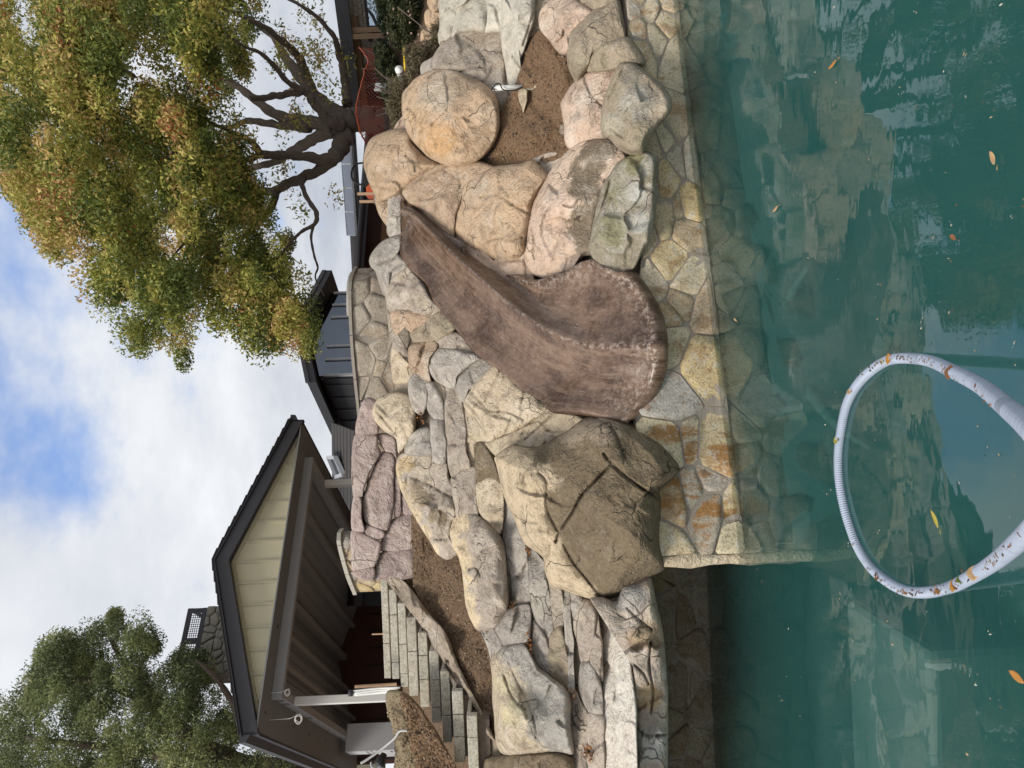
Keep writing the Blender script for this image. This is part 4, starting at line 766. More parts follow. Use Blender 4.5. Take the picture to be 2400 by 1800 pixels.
for sg in (-1, 1):
    ed = -0.17 if sg < 0 else GW + 0.17
    zl = lambda a: ZS + (a if a < MID else GW - a) * SL
    mb = MB(); mb.prism([K(ed, -0.16, zl(ed) + 0.0), K(MID, -0.16, ZS + 0.95), K(MID, -0.16, ZS + 1.19), K(ed, -0.16, zl(ed) + 0.24)], Sd * 0.10); mb.build('barge_board', M['fascia'], cab)
    mb = MB(); mb.prism([K(ed - 0.03 * (1 if sg < 0 else -1), -0.20, zl(ed) + 0.24), K(MID, -0.20, ZS + 1.19), K(MID, -0.20, ZS + 1.235), K(ed - 0.03 * (1 if sg < 0 else -1), -0.20, zl(ed) + 0.285)], Sd * 0.16); mb.build('drip_edge', M['fascia'], cab)
    mb = MB(); mb.prism([K(ed, -0.04, zl(ed) + 0.18), K(MID, -0.04, ZS + 1.13), K(MID, -0.04, ZS + 1.24), K(ed, -0.04, zl(ed) + 0.285)], Sd * 8.0); rp = mb.build('roof', M['shingle'], cab)
    if sg < 0: rf = rp
    for r in range(14):      # shingle courses, seen edge-on along the rake
        t0, t1 = r / 14, (r + 1) / 14; q = lambda t, dz, bb: K(ed + (MID - ed) * t, bb, zl(ed) + (ZS + 0.95 - zl(ed)) * t + 0.285 + dz)
        mb = MB(); mb.prism([q(t0, 0.028, -0.22), q(t1, 0.006, -0.22), q(t1, 0.0, -0.22), q(t0, 0.0, -0.22)], Sd * 8.2); mb.build('shingle_course', M['shingle'], rp)
    mb = MB(); mb.prism([K(ed, -0.16, ZS - 0.03), K(ed, -0.16, ZS + 0.22), K(ed, 8, ZS + 0.22), K(ed, 8, ZS - 0.03)], Gd * (0.04 if sg < 0 else -0.04)); mb.build('eave_fascia', M['fascia'], cab)
    mb = MB(); mb.prism([K(ed + sg * 0.0, -0.18, ZS + 0.06), K(ed + sg * 0.11, -0.18, ZS + 0.12), K(ed + sg * 0.12, -0.18, ZS + 0.22), K(ed, -0.18, ZS + 0.22)], Sd * 8.1); mb.build('gutter', M['fascia'], cab)
mb = MB(); mb.box(K(MID, 0.16, ZS - 0.012), Gd * (MID + 0.12), Sd * 0.30, (0, 0, 0.012)); mb.build('soffit', M['soffit'], cab)
for a in (0.165, GW - 0.165): mb = MB(); mb.box(K(a, 4.2, ZS - 0.012), Gd * 0.30, Sd * 3.74, (0, 0, 0.012)); mb.build('soffit', M['soffit'], cab)
mb = MB(); mb.box(K(MID, 0.41, ZS - 0.10), Gd * (MID - 0.44), Sd * 0.06, (0, 0, 0.10)); mb.build('front_beam', M['beam'], cab, bevel=0.006)
for a in (0.53, GW - 0.53): mb = MB(); mb.box(K(a, 4.2, ZS - 0.10), Gd * 0.07, Sd * 3.72, (0, 0, 0.10)); mb.build('side_beam', M['beam'], cab, bevel=0.006)
M['ceil'] = m_plain('ceiling_board', (0.34, 0.36, 0.40), 0.8, 0.08, 5, 0.1, 50)
for sg in (0, 1):
    e = 0.5 if sg == 0 else GW - 0.5
    for j in range(9):
        t0, t1 = j / 9 + 0.004, (j + 1) / 9 - 0.004; q = lambda t: (e + (MID - e) * t, ZS + 0.02 + 0.72 * t)
        (a0, z0), (a1, z1) = q(t0), q(t1); mb = MB(); mb.prism([K(a0, 0.45, z0), K(a1, 0.45, z1), K(a1, 7.9, z1), K(a0, 7.9, z0)], (0, 0, 0.025)); mb.build('ceiling_board', M['ceil'], cab)
    for t in (0.3, 0.62):
        a0 = e + (MID - e) * t; z0 = ZS + 0.72 * t - 0.05; mb = MB(); mb.box(K(a0, 4.2, z0), Gd * 0.05, Sd * 3.7, (0, 0, 0.07)); mb.build('purlin', M['beam'], cab)
mb = MB(); mb.box(K(MID, 4.2, ZS + 0.60), Gd * 0.07, Sd * 3.72, (0, 0, 0.11)); mb.build('ridge_beam', M['beam'], cab)
for a, b_ in ((0.53, 1.19), (GW - 0.53, 1.46)):
    mb = MB(); mb.box(K(a, b_, (ZS - 0.2 + 3.2) / 2), Gd * 0.07, Sd * 0.07, (0, 0, (ZS - 0.2 - 3.2) / 2)); mb.build('post', M['white'], cab, bevel=0.006)
mb = MB(); mb.prism([K(0.1, 7.9, 3.2), K(GW - 0.1, 7.9, 3.2), K(GW - 0.1, 7.9, ZS), K(MID, 7.9, ZS + 0.85), K(0.1, 7.9, ZS)], Sd * 0.1); bw = mb.build('back_wall', M['redwood'], cab)
for j in range(12):
    a = 0.2 + j * (GW - 0.4) / 11; mb = MB(); mb.box(K(a, 7.885, (3.2 + ZS) / 2), Gd * 0.012, Sd * 0.012, (0, 0, (ZS - 3.2) / 2)); mb.build('board_joint', M['dark'], bw)
for a0, a1, z1, in ((0.9, 1.9, 5.0), (2.3, 3.6, 5.15), (4.1, 5.0, 5.0)):
    mb = MB(); mb.box(K((a0 + a1) / 2, 7.87, (3.2 + z1) / 2), Gd * ((a1 - a0) / 2), Sd * 0.01, (0, 0, (z1 - 3.2) / 2)); dr = mb.build('doorway', M['dark'], bw)
    for a in (a0, a1): mb = MB(); mb.box(K(a, 7.85, (3.2 + z1) / 2), Gd * 0.07, Sd * 0.03, (0, 0, (z1 - 3.2) / 2)); mb.build('door_jamb', M['cedar'], dr)
    mb = MB(); mb.box(K((a0 + a1) / 2, 7.85, z1 + 0.06), Gd * ((a1 - a0) / 2 + 0.07), Sd * 0.03, (0, 0, 0.06)); mb.build('door_head', M['cedar'], dr)
mb = MB(); mb.box(K(0.45, 5.9, (ZS - 0.2 + 3.2) / 2), Gd * 0.30, Sd * 0.30, (0, 0, (ZS - 0.2 - 3.2) / 2)); fc = mb.build('wrapped_column', M['foam'], cab, bevel=0.01)
mb = MB()
rs = random.Random(4)
for r in range(4):
    for c in range(7):
        if rs.random() < 0.8: mb.box(K(0.145, 5.68 + c * 0.055, 5.2 - r * 0.10 - (0.35 if r > 1 else 0)), Gd * 0.002, Sd * rs.uniform(0.012, 0.022), (0, 0, 0.022))
mb.build('printed_lettering', M['fascia'], fc)
mb = MB(); mb.box(K(0.3, 7.2, 4.2), Gd * 0.05, Sd * 1.0, (0, 0, 1.0)); mb.build('side_panel', M['foam'], cab)
for i, (a, b_) in enumerate(((0.2, 0.15), (0.22, 1.9), (0.22, 3.0), (1.6, 0.15), (0.25, 4.4))):
    mb = MB(); mb.tube([K(a, b_, ZS - 0.03), K(a, b_, ZS - 0.022)], 0.028, 12); mb.build('light_cutout', M['black'], cab)
for i, (a, b_) in enumerate(((0.53, 0.62), (0.53, 1.0), (0.53, 2.6))):
    mb = MB(); mb.box(K(a - 0.074, b_, ZS - 0.10), Gd * 0.01, Sd * 0.05, (0, 0, 0.05)); mb.build('junction_box', M['soffit'], cab)
def coil(x, y, d, r, label, drop):
    c = P(x, y, d); rs = random.Random(int(x)); pts = []
    for k in range(46):
        t = k / 45 * 2 * math.pi * 3; q = r * (1 + 0.15 * math.sin(t * 1.7)); pts.append(c + Vector((math.cos(t) * q, 0.02 * math.sin(t * 0.7), math.sin(t) * q * 0.8)))
    mb = MB(); mb.tube([Vector((c.x, c.y, ZS - 0.02))] + [c + Vector((0.01, 0, drop * 0.5))] + pts, 0.006, 5)
    tag(mb.build('wire_coil', M['white'], smooth=True), label, 'wire')
coil(700, 1684, 11.9, 0.07, 'white cable coil dangling from the soffit left of the post', 0.3)
coil(674, 1622, 12.0, 0.05, 'small white cable loop hanging inside the cabana beam', 0.2)
# ------------------------------------------------------------------ chimney
CH0 = P(489, 1421, 20.5)
chim = empty('stone_chimney', (CH0.x, CH0.y, 5)); tag(chim, 'grey stone chimney with charcoal lattice cap behind the cabana', 'chimney')
CW = 1.9
def KC(a, b, z): q = CH0 - a * Gd + b * Sd; return Vector((q.x, q.y, z))
mb = MB(); mb.prism([KC(0.03, 0.03, 4), KC(CW - 0.03, 0.03, 4), KC(CW - 0.03, 0.03, CH0.z), KC(0.03, 0.03, CH0.z)], Sd * 1.3); mb.build('core', M['concrete'], chim)
def fm_ch(s, z, off): return np.stack([CH0.x - s * Gd.x - off * Sd.x, CH0.y - s * Gd.y - off * Sd.y, z], -1)
M['flag_grey'] = m_flag('chimney_stone', 0.1, 0.62, 0.8)
stonework(chim, fm_ch, ((0, CW), (CH0.z - 2.2, CH0.z)), 0.26, M['flag_grey'], 61, nb=(8, 8), th=0.05, gap=0.012, jit=0.45)
ct = P(440, 1422, 20.5).z; cz = CH0.z + 0.005
capo = None
for side in (0, 1):
    f_ = (lambda a, z, t=0.0: KC(a, 0.05 + t, z)) if side == 0 else (lambda a, z, t=0.0: KC(a, 1.25 + t, z))
    mb = MB(); th_ = Sd * 0.04
    for z0, z1 in ((cz, cz + 0.17), (ct - 0.14, ct)): mb.prism([f_(0.02, z0), f_(CW - 0.02, z0), f_(CW - 0.02, z1), f_(0.02, z1)], th_)
    for a0, a1 in ((0.02, 0.16), (0.86, 1.03), (CW - 0.16, CW - 0.02)): mb.prism([f_(a0, cz + 0.17), f_(a1, cz + 0.17), f_(a1, ct - 0.14), f_(a0, ct - 0.14)], th_)
    o = mb.build('lattice_cap', M['fascia'], chim)
    mb = MB()
    for a0, a1 in ((0.16, 0.86), (1.03, CW - 0.16)):
        n = 11
        for i in range(1, n): a = a0 + (a1 - a0) * i / n; mb.bar(f_(a, cz + 0.17, 0.02), f_(a, ct - 0.14, 0.02), 0.014, 0.014, up=(1, 0, 0))
        for j in range(1, 5): z = cz + 0.17 + (ct - 0.14 - cz - 0.17) * j / 5; mb.bar(f_(a0, z, 0.02), f_(a1, z, 0.02), 0.014, 0.014)
    if side == 0: mb.build('lattice', M['fascia'], o)
for a in (0.02, CW - 0.02):
    mb = MB(); mb.bar(KC(a, 0.1, cz + 0.085), KC(a, 1.25, cz + 0.085), 0.04, 0.17); mb.bar(KC(a, 0.1, ct - 0.07), KC(a, 1.25, ct - 0.07), 0.04, 0.14); mb.build('cap_side', M['fascia'], chim)
# ------------------------------------------------------------------ dark glazed house behind the slide
def m_glass(name, tint=(0.32, 0.36, 0.40)):
    b = NB(name); b.set(b.b.inputs['Base Color'], tint); b.b.inputs['Roughness'].default_value = 0.02; b.b.inputs['Metallic'].default_value = 1.0
    return b.m
M['glass'] = m_glass('window_glass', (0.13, 0.145, 0.165)); M['steel'] = m_plain('steel_mullion', (0.40, 0.41, 0.43), 0.4, 0.05, 5, 0.0, 40)
M['charcoal'] = m_plain('charcoal_siding', (0.035, 0.037, 0.045), 0.6, 0.1, 5, 0.1, 40)
H0 = P(742, 893, 20.0); hw = 4.2; ZH = H0.z
def KH(a, b, z): q = H0 + a * Gd + b * Sd; return Vector((q.x, q.y, z))
gh = empty('glazed_house', KH(hw / 2, 2, 3.4)); tag(gh, 'charcoal house with tall glass gable under the tree', 'house')
zr = ZH + hw / 2 * 0.30
mb = MB(); mb.prism([KH(0.45, 0.6, 3.3), KH(hw - 0.35, 0.6, 3.3), KH(hw - 0.35, 0.6, ZH + 0.06), KH(hw / 2, 0.6, zr - 0.05), KH(0.45, 0.6, ZH + 0.06)], Sd * 3.6); mb.build('wall', M['charcoal'], gh)
for sg in (0, 1):
    e = -0.05 if sg == 0 else hw + 0.05
    mb = MB(); mb.prism([KH(e, 0, ZH), KH(hw / 2, 0, zr), KH(hw / 2, 0, zr + 0.26), KH(e, 0, ZH + 0.26)], Sd * 4.5); r_ = mb.build('roof', M['charcoal'], gh)
    mb = MB(); mb.prism([KH(e, -0.03, ZH + 0.18), KH(hw / 2, -0.03, zr + 0.18), KH(hw / 2, -0.03, zr + 0.30), KH(e, -0.03, ZH + 0.30)], Sd * 0.05); mb.build('drip_edge', M['fascia'], r_)
mul = [0.55, 1.12, 1.62, 2.75, 3.25, 3.75]
for a0, a1 in zip(mul[:-1], mul[1:]):
    zt = lambda a: ZH - 0.05 + (a if a < hw / 2 else hw - a) * 0.30
    pl = [KH(a0, 0.55, 3.4), KH(a1, 0.55, 3.4), KH(a1, 0.55, zt(a1))] + ([KH(hw / 2, 0.55, zr - 0.12)] if a0 < hw / 2 < a1 else []) + [KH(a0, 0.55, zt(a0))]
    mb = MB(); mb.prism(pl, Sd * 0.03); mb.build('window_pane', M['glass'], gh)
for a in mul: mb = MB(); mb.box(KH(a, 0.54, (3.4 + ZH) / 2), Gd * 0.035, Sd * 0.04, (0, 0, (ZH - 3.4) / 2)); mb.build('mullion', M['steel'], gh)
for j in range(5): mb = MB(); mb.box(KH(0.43, 0.9 + j * 0.7, (3.4 + ZH) / 2), Gd * 0.02, Sd * 0.02, (0, 0, (ZH - 3.4) / 2)); mb.build('siding_batten', M['fascia'], gh)
lr = empty('shingled_wing', P(830, 1100, 21)); tag(lr, 'low charcoal shingled roof wing with a skylight beyond the cabana', 'house wing')
for r in range(7):
    t0, t1 = r / 7, (r + 1) / 7; lo0, lo1 = P(832, 1010, 18.5), P(832, 1420, 18.5); up0, up1 = P(778, 990, 21.5), P(783, 1420, 21.5)
    a0, a1, b0, b1 = lo0.lerp(up0, t0), lo1.lerp(up1, t0), lo0.lerp(up0, t1), lo1.lerp(up1, t1)
    mb = MB(); mb.prism([a0 + Vector((0, 0, 0.03)), a1 + Vector((0, 0, 0.03)), b1 + Vector((0, 0, 0.01)), b0 + Vector((0, 0, 0.01))], (0, 0, -0.06)); mb.build('shingle_course', M['shingle'], lr)
mb = MB(); mb.prism([P(832, 1010, 18.45), P(832, 1420, 18.45), P(850, 1420, 18.45), P(850, 1010, 18.45)], (0, 0.1, 0)); mb.build('fascia', M['fascia'], lr)
mb = MB(); mb.prism([P(850, 1010, 18.8), P(850, 1420, 18.8), P(900, 1420, 18.8), P(900, 1010, 18.8)], (0, 0.1, 0)); mb.build('wall', M['charcoal'], lr)
mb = MB(); q = [P(770, 1072, 20.9), P(787, 1072, 20.0), P(806, 1112, 19.6), P(789, 1118, 20.5)]
for a, b_ in zip(q, q[1:] + q[:1]): mb.bar(a, b_, 0.10, 0.12)
sk = mb.build('skylight', M['steel'], lr); mb = MB(); mb.prism([v - Vector((0, 0, 0.02)) for v in q], (0, 0, -0.04)); mb.build('skylight_pane', M['glass'], sk)
# ------------------------------------------------------------------ long house with solar panels behind the round boulders
M['solar'] = m_plain('solar_cell', (0.055, 0.075, 0.14), 0.25, 0.08, 6, 0.02, 40, 0.6)
sh = empty('solar_house', P(880, 480, 16)); tag(sh, 'low dark house with solar panels along its roof edge', 'house')
e0, e1 = P(846, 640, 14.6), P(812, 205, 17.4); zz = (e0.z + e1.z) / 2; e0.z = e1.z = P(846, 470, 15.8).z
rd_ = (e1 - e0).normalized(); back = Vector((-rd_.y, rd_.x, 0)); back = back if back.y > 0 else -back
ext = e0 - rd_ * 0.6
mb = MB(); mb.prism([P(849, 650, 15.1), P(818, 190, 17.6), P(800, 190, 18.6), P(826, 650, 16.1)], (0, 0, -0.08)); mb.build('roof', M['shingle'], sh)
mb = MB(); mb.prism([ext - back * 0.02 + Vector((0, 0, -0.02)), e1 - back * 0.02 + Vector((0, 0, -0.02)), e1 - back * 0.02 - Vector((0, 0, 0.22)), ext - back * 0.02 - Vector((0, 0, 0.22))], back * 0.1); mb.build('fascia', M['fascia'], sh)
mb = MB(); mb.tube([ext - back * 0.06 - Vector((0, 0, 0.10)), e1 - back * 0.06 - Vector((0, 0, 0.10))], 0.055, 8); mb.build('gutter', M['fascia'], sh, True)
LS = (e1 - e0).length
lerp = lambda a, b, t: a + (b - a) * t
for i in range(5):
    ya, yb = 552 - i * 56, 552 - (i + 1) * 56 + 1.5; ta, tb_ = (552 - ya) / 227, (552 - yb) / 227
    q = [P(lerp(838, 823, ta), ya, lerp(15.5, 17.0, ta)), P(lerp(838, 823, tb_), yb, lerp(15.5, 17.0, tb_)), P(lerp(817, 800, tb_), yb, lerp(16.2, 17.7, tb_)), P(lerp(817, 800, ta), ya, lerp(16.2, 17.7, ta))]
    mb = MB(); mb.prism(q, (0, 0, 0.035)); sp = mb.build('solar_panel', M['solar'], sh)
    mb = MB()
    for a, b_ in zip(q, q[1:] + q[:1]): mb.bar(a + Vector((0, 0, 0.02)), b_ + Vector((0, 0, 0.02)), 0.02, 0.045)
    mb.build('panel_frame', M['steel'], sp)
mb = MB(); mb.prism([ext + back * 0.9, e1 + back * 0.9, e1 + back * 0.9 - Vector((0, 0, 2.4)), ext + back * 0.9 - Vector((0, 0, 2.4))], back * 0.1); mb.build('wall', M['redwood'], sh)
for t in (0.15, 0.5, 3.6, 4.2): mb = MB(); c = e0 + rd_ * t + back * 0.80; mb.box(c - Vector((0, 0, 1.3)), rd_ * 0.06, back * 0.05, (0, 0, 1.1)); mb.build('timber_post', M['cedar'], sh)
mb = MB(); mb.bar(e0 + back * 0.8 - Vector((0, 0, 0.45)), e1 + back * 0.8 - Vector((0, 0, 0.45)), 0.1, 0.14); mb.build('timber_beam', M['cedar'], sh)
# ------------------------------------------------------------------ right-hand brick house
rh = empty('brick_house', P(905, 60, 13.4)); tag(rh, 'tan block house with timber posts at the right edge', 'house')
r0 = P(815, -120, 12.9); r1 = P(838, 300, 14.4); r1.z = r0.z = P(815, 60, 13.3).z
wd = (r1 - r0).normalized(); wd = -wd if wd.x < 0 else wd; lft, rgt = (r1, r0) if r1.x < r0.x else (r0, r1)
wb = Vector((-wd.y, wd.x, 0)); wb = wb if wb.y > 0 else -wb
M['brick'] = None
def m_brick():
    b = NB('tan_block'); co = b.rcoord(); c = b.ramp(b.oi.outputs['Random'], [(0, (0.36, 0.32, 0.27)), (0.5, (0.42, 0.38, 0.32)), (1, (0.47, 0.42, 0.36))])
    c = b.mix(b.math('MULTIPLY', b.noise(co, 25, 5, 0.7), 0.3), c, (0.2, 0.17, 0.14)); return b.done(c, 0.9, b.bump(b.noise(co, 60, 4), 0.4, 0.01), 0.2)
M['brick'] = m_brick()
mb = MB(); LWL = (rgt - lft).length
mb.prism([lft + wb * 0.05, rgt + wb * 0.05, rgt + wb * 0.05 - Vector((0, 0, 1.6)), lft + wb * 0.05 - Vector((0, 0, 1.6))], wb * 0.15); mb.build('wall', M['mortar'], rh)
bw_, bh_ = 0.105, 0.085
proto = None; wx0 = LWL - 1.02 - 0.62
for j in range(13):
    for i in range(int(LWL / bw_) + 1):
        s = (i + (0.5 if j % 2 else 0)) * bw_; z = -0.06 - j * bh_
        if s > LWL - 0.03: continue
        if s < 1.2: continue
        if s > LWL - 1.55 and -0.98 < z < -0.33: continue
        c = lft + wd * s + wb * 0.035 + Vector((0, 0, z))
        if proto is None:
            mb = MB(); mb.box((0, 0, 0), wd * (bw_ / 2 - 0.005), wb * 0.025, (0, 0, bh_ / 2 - 0.005)); proto = mb.build('brick', M['brick'], rh, origin=(0, 0, 0)); b0 = proto
        else:
            b0 = proto.copy(); scene.collection.objects.link(b0)
        b0.parent = rh; b0.matrix_parent_inverse = rh.matrix_world.inverted(); b0.location = c + wb * random.uniform(-0.004, 0.004)
c = lft + wd * (LWL - 0.75) + Vector((0, 0, -0.66)); mb = MB(); mb.box(c + wb * 0.04, wd * 0.76, wb * 0.02, (0, 0, 0.31)); mb.build('window_pane', m_glass('grey_blue_glass', (0.36, 0.43, 0.50)), rh)
mb = MB()
for dz in (-0.31, 0.31): mb.box(c + Vector((0, 0, dz)), wd * 0.79, wb * 0.03, (0, 0, 0.02))
mb.box(c - wd * 0.77, wd * 0.02, wb * 0.03, (0, 0, 0.33)); mb.build('window_frame', M['fascia'], rh)
M['tanwood'] = m_plain('tan_timber', (0.30, 0.20, 0.13), 0.75, 0.12, 8, 0.2, 40)
for yy in (73, 88):
    q = P(870, yy, 13.2); mb = MB(); mb.box((q.x, q.y - 0.05, r0.z - 0.75), wd * 0.045, wb * 0.045, (0, 0, 0.72)); mb.build('timber_post', M['tanwood'], rh)
mb = MB(); mb.prism([lft - wb * 0.55 + Vector((0, 0, -0.02)), rgt - wb * 0.55 + Vector((0, 0, -0.02)), rgt + wb * 3 + Vector((0, 0, 0.5)), lft + wb * 3 + Vector((0, 0, 0.5))], (0, 0, 0.12)); mb.build('roof', M['shingle'], rh)
mb = MB(); mb.prism([lft - wb * 0.57 + Vector((0, 0, 0.12)), rgt - wb * 0.57 + Vector((0, 0, 0.12)), rgt - wb * 0.57 - Vector((0, 0, 0.12)), lft - wb * 0.57 - Vector((0, 0, 0.12))], wb * 0.06); mb.build('fascia', M['fascia'], rh)
mb = MB(); mb.bar(lft - wb * 0.12 - Vector((0, 0, 0.10)), rgt - wb * 0.12 - wd * 1.1 - Vector((0, 0, 0.10)), 0.12, 0.16); mb.build('timber_beam', M['tanwood'], rh)
mb = MB(); mb.box(lft + wd * 0.55 + wb * 0.02 - Vector((0, 0, 0.75)), wd * 0.55, wb * 0.05, (0, 0, 0.62)); mb.build('doorway', M['dark'], rh)
# ------------------------------------------------------------------ foliage
def m_leaf(name, trans=0.25):
    b = NB(name); c = b.attr('lcol', True)
    b.N.remove(b.b); out = b.N['Material Output']
    d = b.N.new('ShaderNodeBsdfPrincipled'); b.L.new(c, d.inputs['Base Color']); d.inputs['Roughness'].default_value = 0.55; d.inputs['Specular IOR Level'].default_value = 0.3
    t = b.N.new('ShaderNodeBsdfTranslucent'); b.L.new(c, t.inputs[0])
    mx = b.N.new('ShaderNodeMixShader'); mx.inputs[0].default_value = trans; b.L.new(d.outputs[0], mx.inputs[1]); b.L.new(t.outputs[0], mx.inputs[2]); b.L.new(mx.outputs[0], out.inputs['Surface'])
    return b.m
M['leaf'] = m_leaf('leaf')
def leaf_arrays(C, L, W, rng, droop=0.25):
    """one folded diamond (two triangles sharing the midrib) per centre"""
    n = len(C); t = rng.normal(size=(n, 3)); t[:, 2] -= droop; t /= np.linalg.norm(t, axis=1)[:, None]
    u = rng.normal(size=(n, 3)); u -= (u * t).sum(1)[:, None] * t; u /= np.linalg.norm(u, axis=1)[:, None]; w = np.cross(t, u)
    L = np.asarray(L).reshape(-1, 1) * rng.uniform(0.7, 1.25, (n, 1)); W = np.asarray(W).reshape(-1, 1) * rng.uniform(0.7, 1.2, (n, 1))
    V = np.stack([C - t * L / 2, C + u * W / 2 + w * W * 0.15, C + t * L / 2, C - u * W / 2 + w * W * 0.15], 1).reshape(-1, 3)
    i = np.arange(n) * 4; Fc = np.stack([np.stack([i, i + 1, i + 2], -1), np.stack([i, i + 2, i + 3], -1)], 1).reshape(-1, 3)
    return V, Fc
def in_poly(x, y, poly):
    p = np.array(poly, float); r = np.zeros(len(x), bool); j = len(p) - 1
    for i in range(len(p)):
        c = ((p[i, 1] > y) != (p[j, 1] > y)) & (x < (p[j, 0] - p[i, 0]) * (y - p[i, 1]) / (p[j, 1] - p[i, 1] + 1e-9) + p[i, 0]); r ^= c; j = i
    return r
def edge_dist(x, y, poly):
    p = np.array(poly, float); d = np.full(len(x), 1e9)
    for a, b in zip(p, np.roll(p, -1, 0)):
        e = b - a; t = np.clip(((x - a[0]) * e[0] + (y - a[1]) * e[1]) / (e @ e + 1e-9), 0, 1); d = np.minimum(d, np.hypot(x - a[0] - t * e[0], y - a[1] - t * e[1]))
    return d
def crown_points(poly, n, d0, depth, seed, hole=0.0, hs=110, edge=150.0, inset_=0.0):
    rng = np.random.default_rng(seed); p = np.array(poly, float); lo, hi = p.min(0), p.max(0); X, Y, D = [], [], []
    while sum(map(len, X)) < n:
        x = rng.uniform(lo[0], hi[0], n * 2); y = rng.uniform(lo[1], hi[1], n * 2); k = in_poly(x, y, poly)
        x, y = x[k], y[k]; e0 = edge_dist(x, y, poly); kk = e0 > inset_; x, y, e0 = x[kk], y[kk], e0[kk]; e = np.clip(e0 / edge, 0, 1); dd = np.sign(rng.uniform(-1, 1, len(x))) * rng.uniform(0, 1, len(x)) ** 0.6 * depth * np.sqrt(1 - (1 - e) ** 2)
        h = fbm(np.c_[x / hs, y / hs, dd * 0.9 + seed], 3, seed); k = h > hole
        X.append(x[k]); Y.append(y[k]); D.append(d0 + dd[k])
    return np.concatenate(X)[:n], np.concatenate(Y)[:n], np.concatenate(D)[:n]
def crown(name, parent, poly, nclump, per, d0, depth, seed, rad, L, W, palette, hole=-0.2, red=0.0, extra=None, hs=110, ins=0.62):
    rng = np.random.default_rng(seed)
    x, y, d = crown_points(poly, nclump, d0, depth, seed, hole, hs, inset_=ins * rad * F / d0)
    C = PT(x, y, d); nn = len(C)
    tone = np.clip(0.5 + 0.33 * rng.normal(size=nn) + 0.5 * fbm(C * 0.7, 2, seed + 3), 0, 1)
    if extra is not None: C = np.r_[C, extra]; tone = np.r_[tone, rng.uniform(0.3, 0.9, len(extra))]; nn = len(C)
    r = rad * rng.uniform(0.6, 1.35, nn)
    o = rng.normal(size=(nn, per, 3)); o /= np.linalg.norm(o, axis=2)[..., None]; o *= rng.uniform(0.15, 1, (nn, per, 1)) ** 0.5
    o[..., 2] *= 0.62
    Q = (C[:, None] + o * r[:, None, None]).reshape(-1, 3)
    pal = np.array(palette); tt = np.clip(np.repeat(tone, per) + rng.normal(0, 0.16, nn * per) + 0.4 * o[..., 2].ravel(), 0, 0.999) * (len(pal) - 1)  # leaves paler up each clump: yellow tips plus painted top light
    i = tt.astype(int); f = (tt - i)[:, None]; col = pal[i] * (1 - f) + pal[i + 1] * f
    if red:
        rc = rng.random(nn) < red; m = np.repeat(rc, per) & (rng.random(nn * per) < 0.30); col[m] = np.array([0.38, 0.14, 0.06]) * rng.uniform(0.7, 1.2, (m.sum(), 1))
    col *= rng.uniform(0.8, 1.2, (len(col), 1))
    V, Fc = leaf_arrays(Q, L, W, rng)
    return mesh_np(name, V, Fc, M['leaf'], parent, False, {'lcol': np.repeat(col, 4, 0)})
def m_bark(name, c=(0.15, 0.12, 0.102)):
    b = NB(name); co = b.co; n = b.noise(b.mapping(b.warp(co, 3, 0.15), (9, 9, 2.2)), 2.2, 5, 0.7); n2 = b.noise(co, 40, 4, 0.7)
    col = b.mix(n, tuple(q * 0.45 for q in c), tuple(q * 1.5 for q in c)); return b.done(col, 0.95, b.bump(b.math('ADD', n, b.math('MULTIPLY', n2, 0.3)), 0.8, 0.04), 0.15)
M['bark'] = m_bark('bark')
def limb(parent, fr, pts, d, name='limb', n=10, seed=0):
    """pts: (zoomx, zoomy, radius in zoom px, depth offset)"""
    ox, oy, s = fr; q = np.array([(ox + a / s, oy + b / s, r / s, d + o) for a, b, r, o in pts]); m = max(len(q) * 5, 8)
    qs = smooth_path(q, m); P3 = PT(qs[:, 0], qs[:, 1], qs[:, 3]); rad = np.maximum(qs[:, 2] * qs[:, 3] / F, 0.006)
    P3 = P3 + 0.25 * rad[:, None] * np.stack([vnoise(np.c_[np.arange(m) * 0.45, np.full(m, k * 9.1), np.full(m, seed)], 5) for k in range(3)], -1)
    mb = MB(); mb.tube([Vector(p) for p in P3], list(rad * (1 + 0.10 * np.sin(np.arange(m) * 1.7 + seed))), n); o = mb.build(name, M['bark'], parent, True)
    return o, P3
ZT_ = (400, 100, 3.606); TD = 11.6
tree = empty('maple_tree', P(905, 283, TD)); tag(tree, 'large spreading tree with yellow-green leaves tinged red', 'tree')
limb(tree, ZT_, [(1860,665,118,0),(1790,665,104,0),(1700,662,98,0),(1600,655,95,0),(1510,665,98,0),(1430,690,92,0),(1370,700,70,0)], TD, 'trunk', 18)
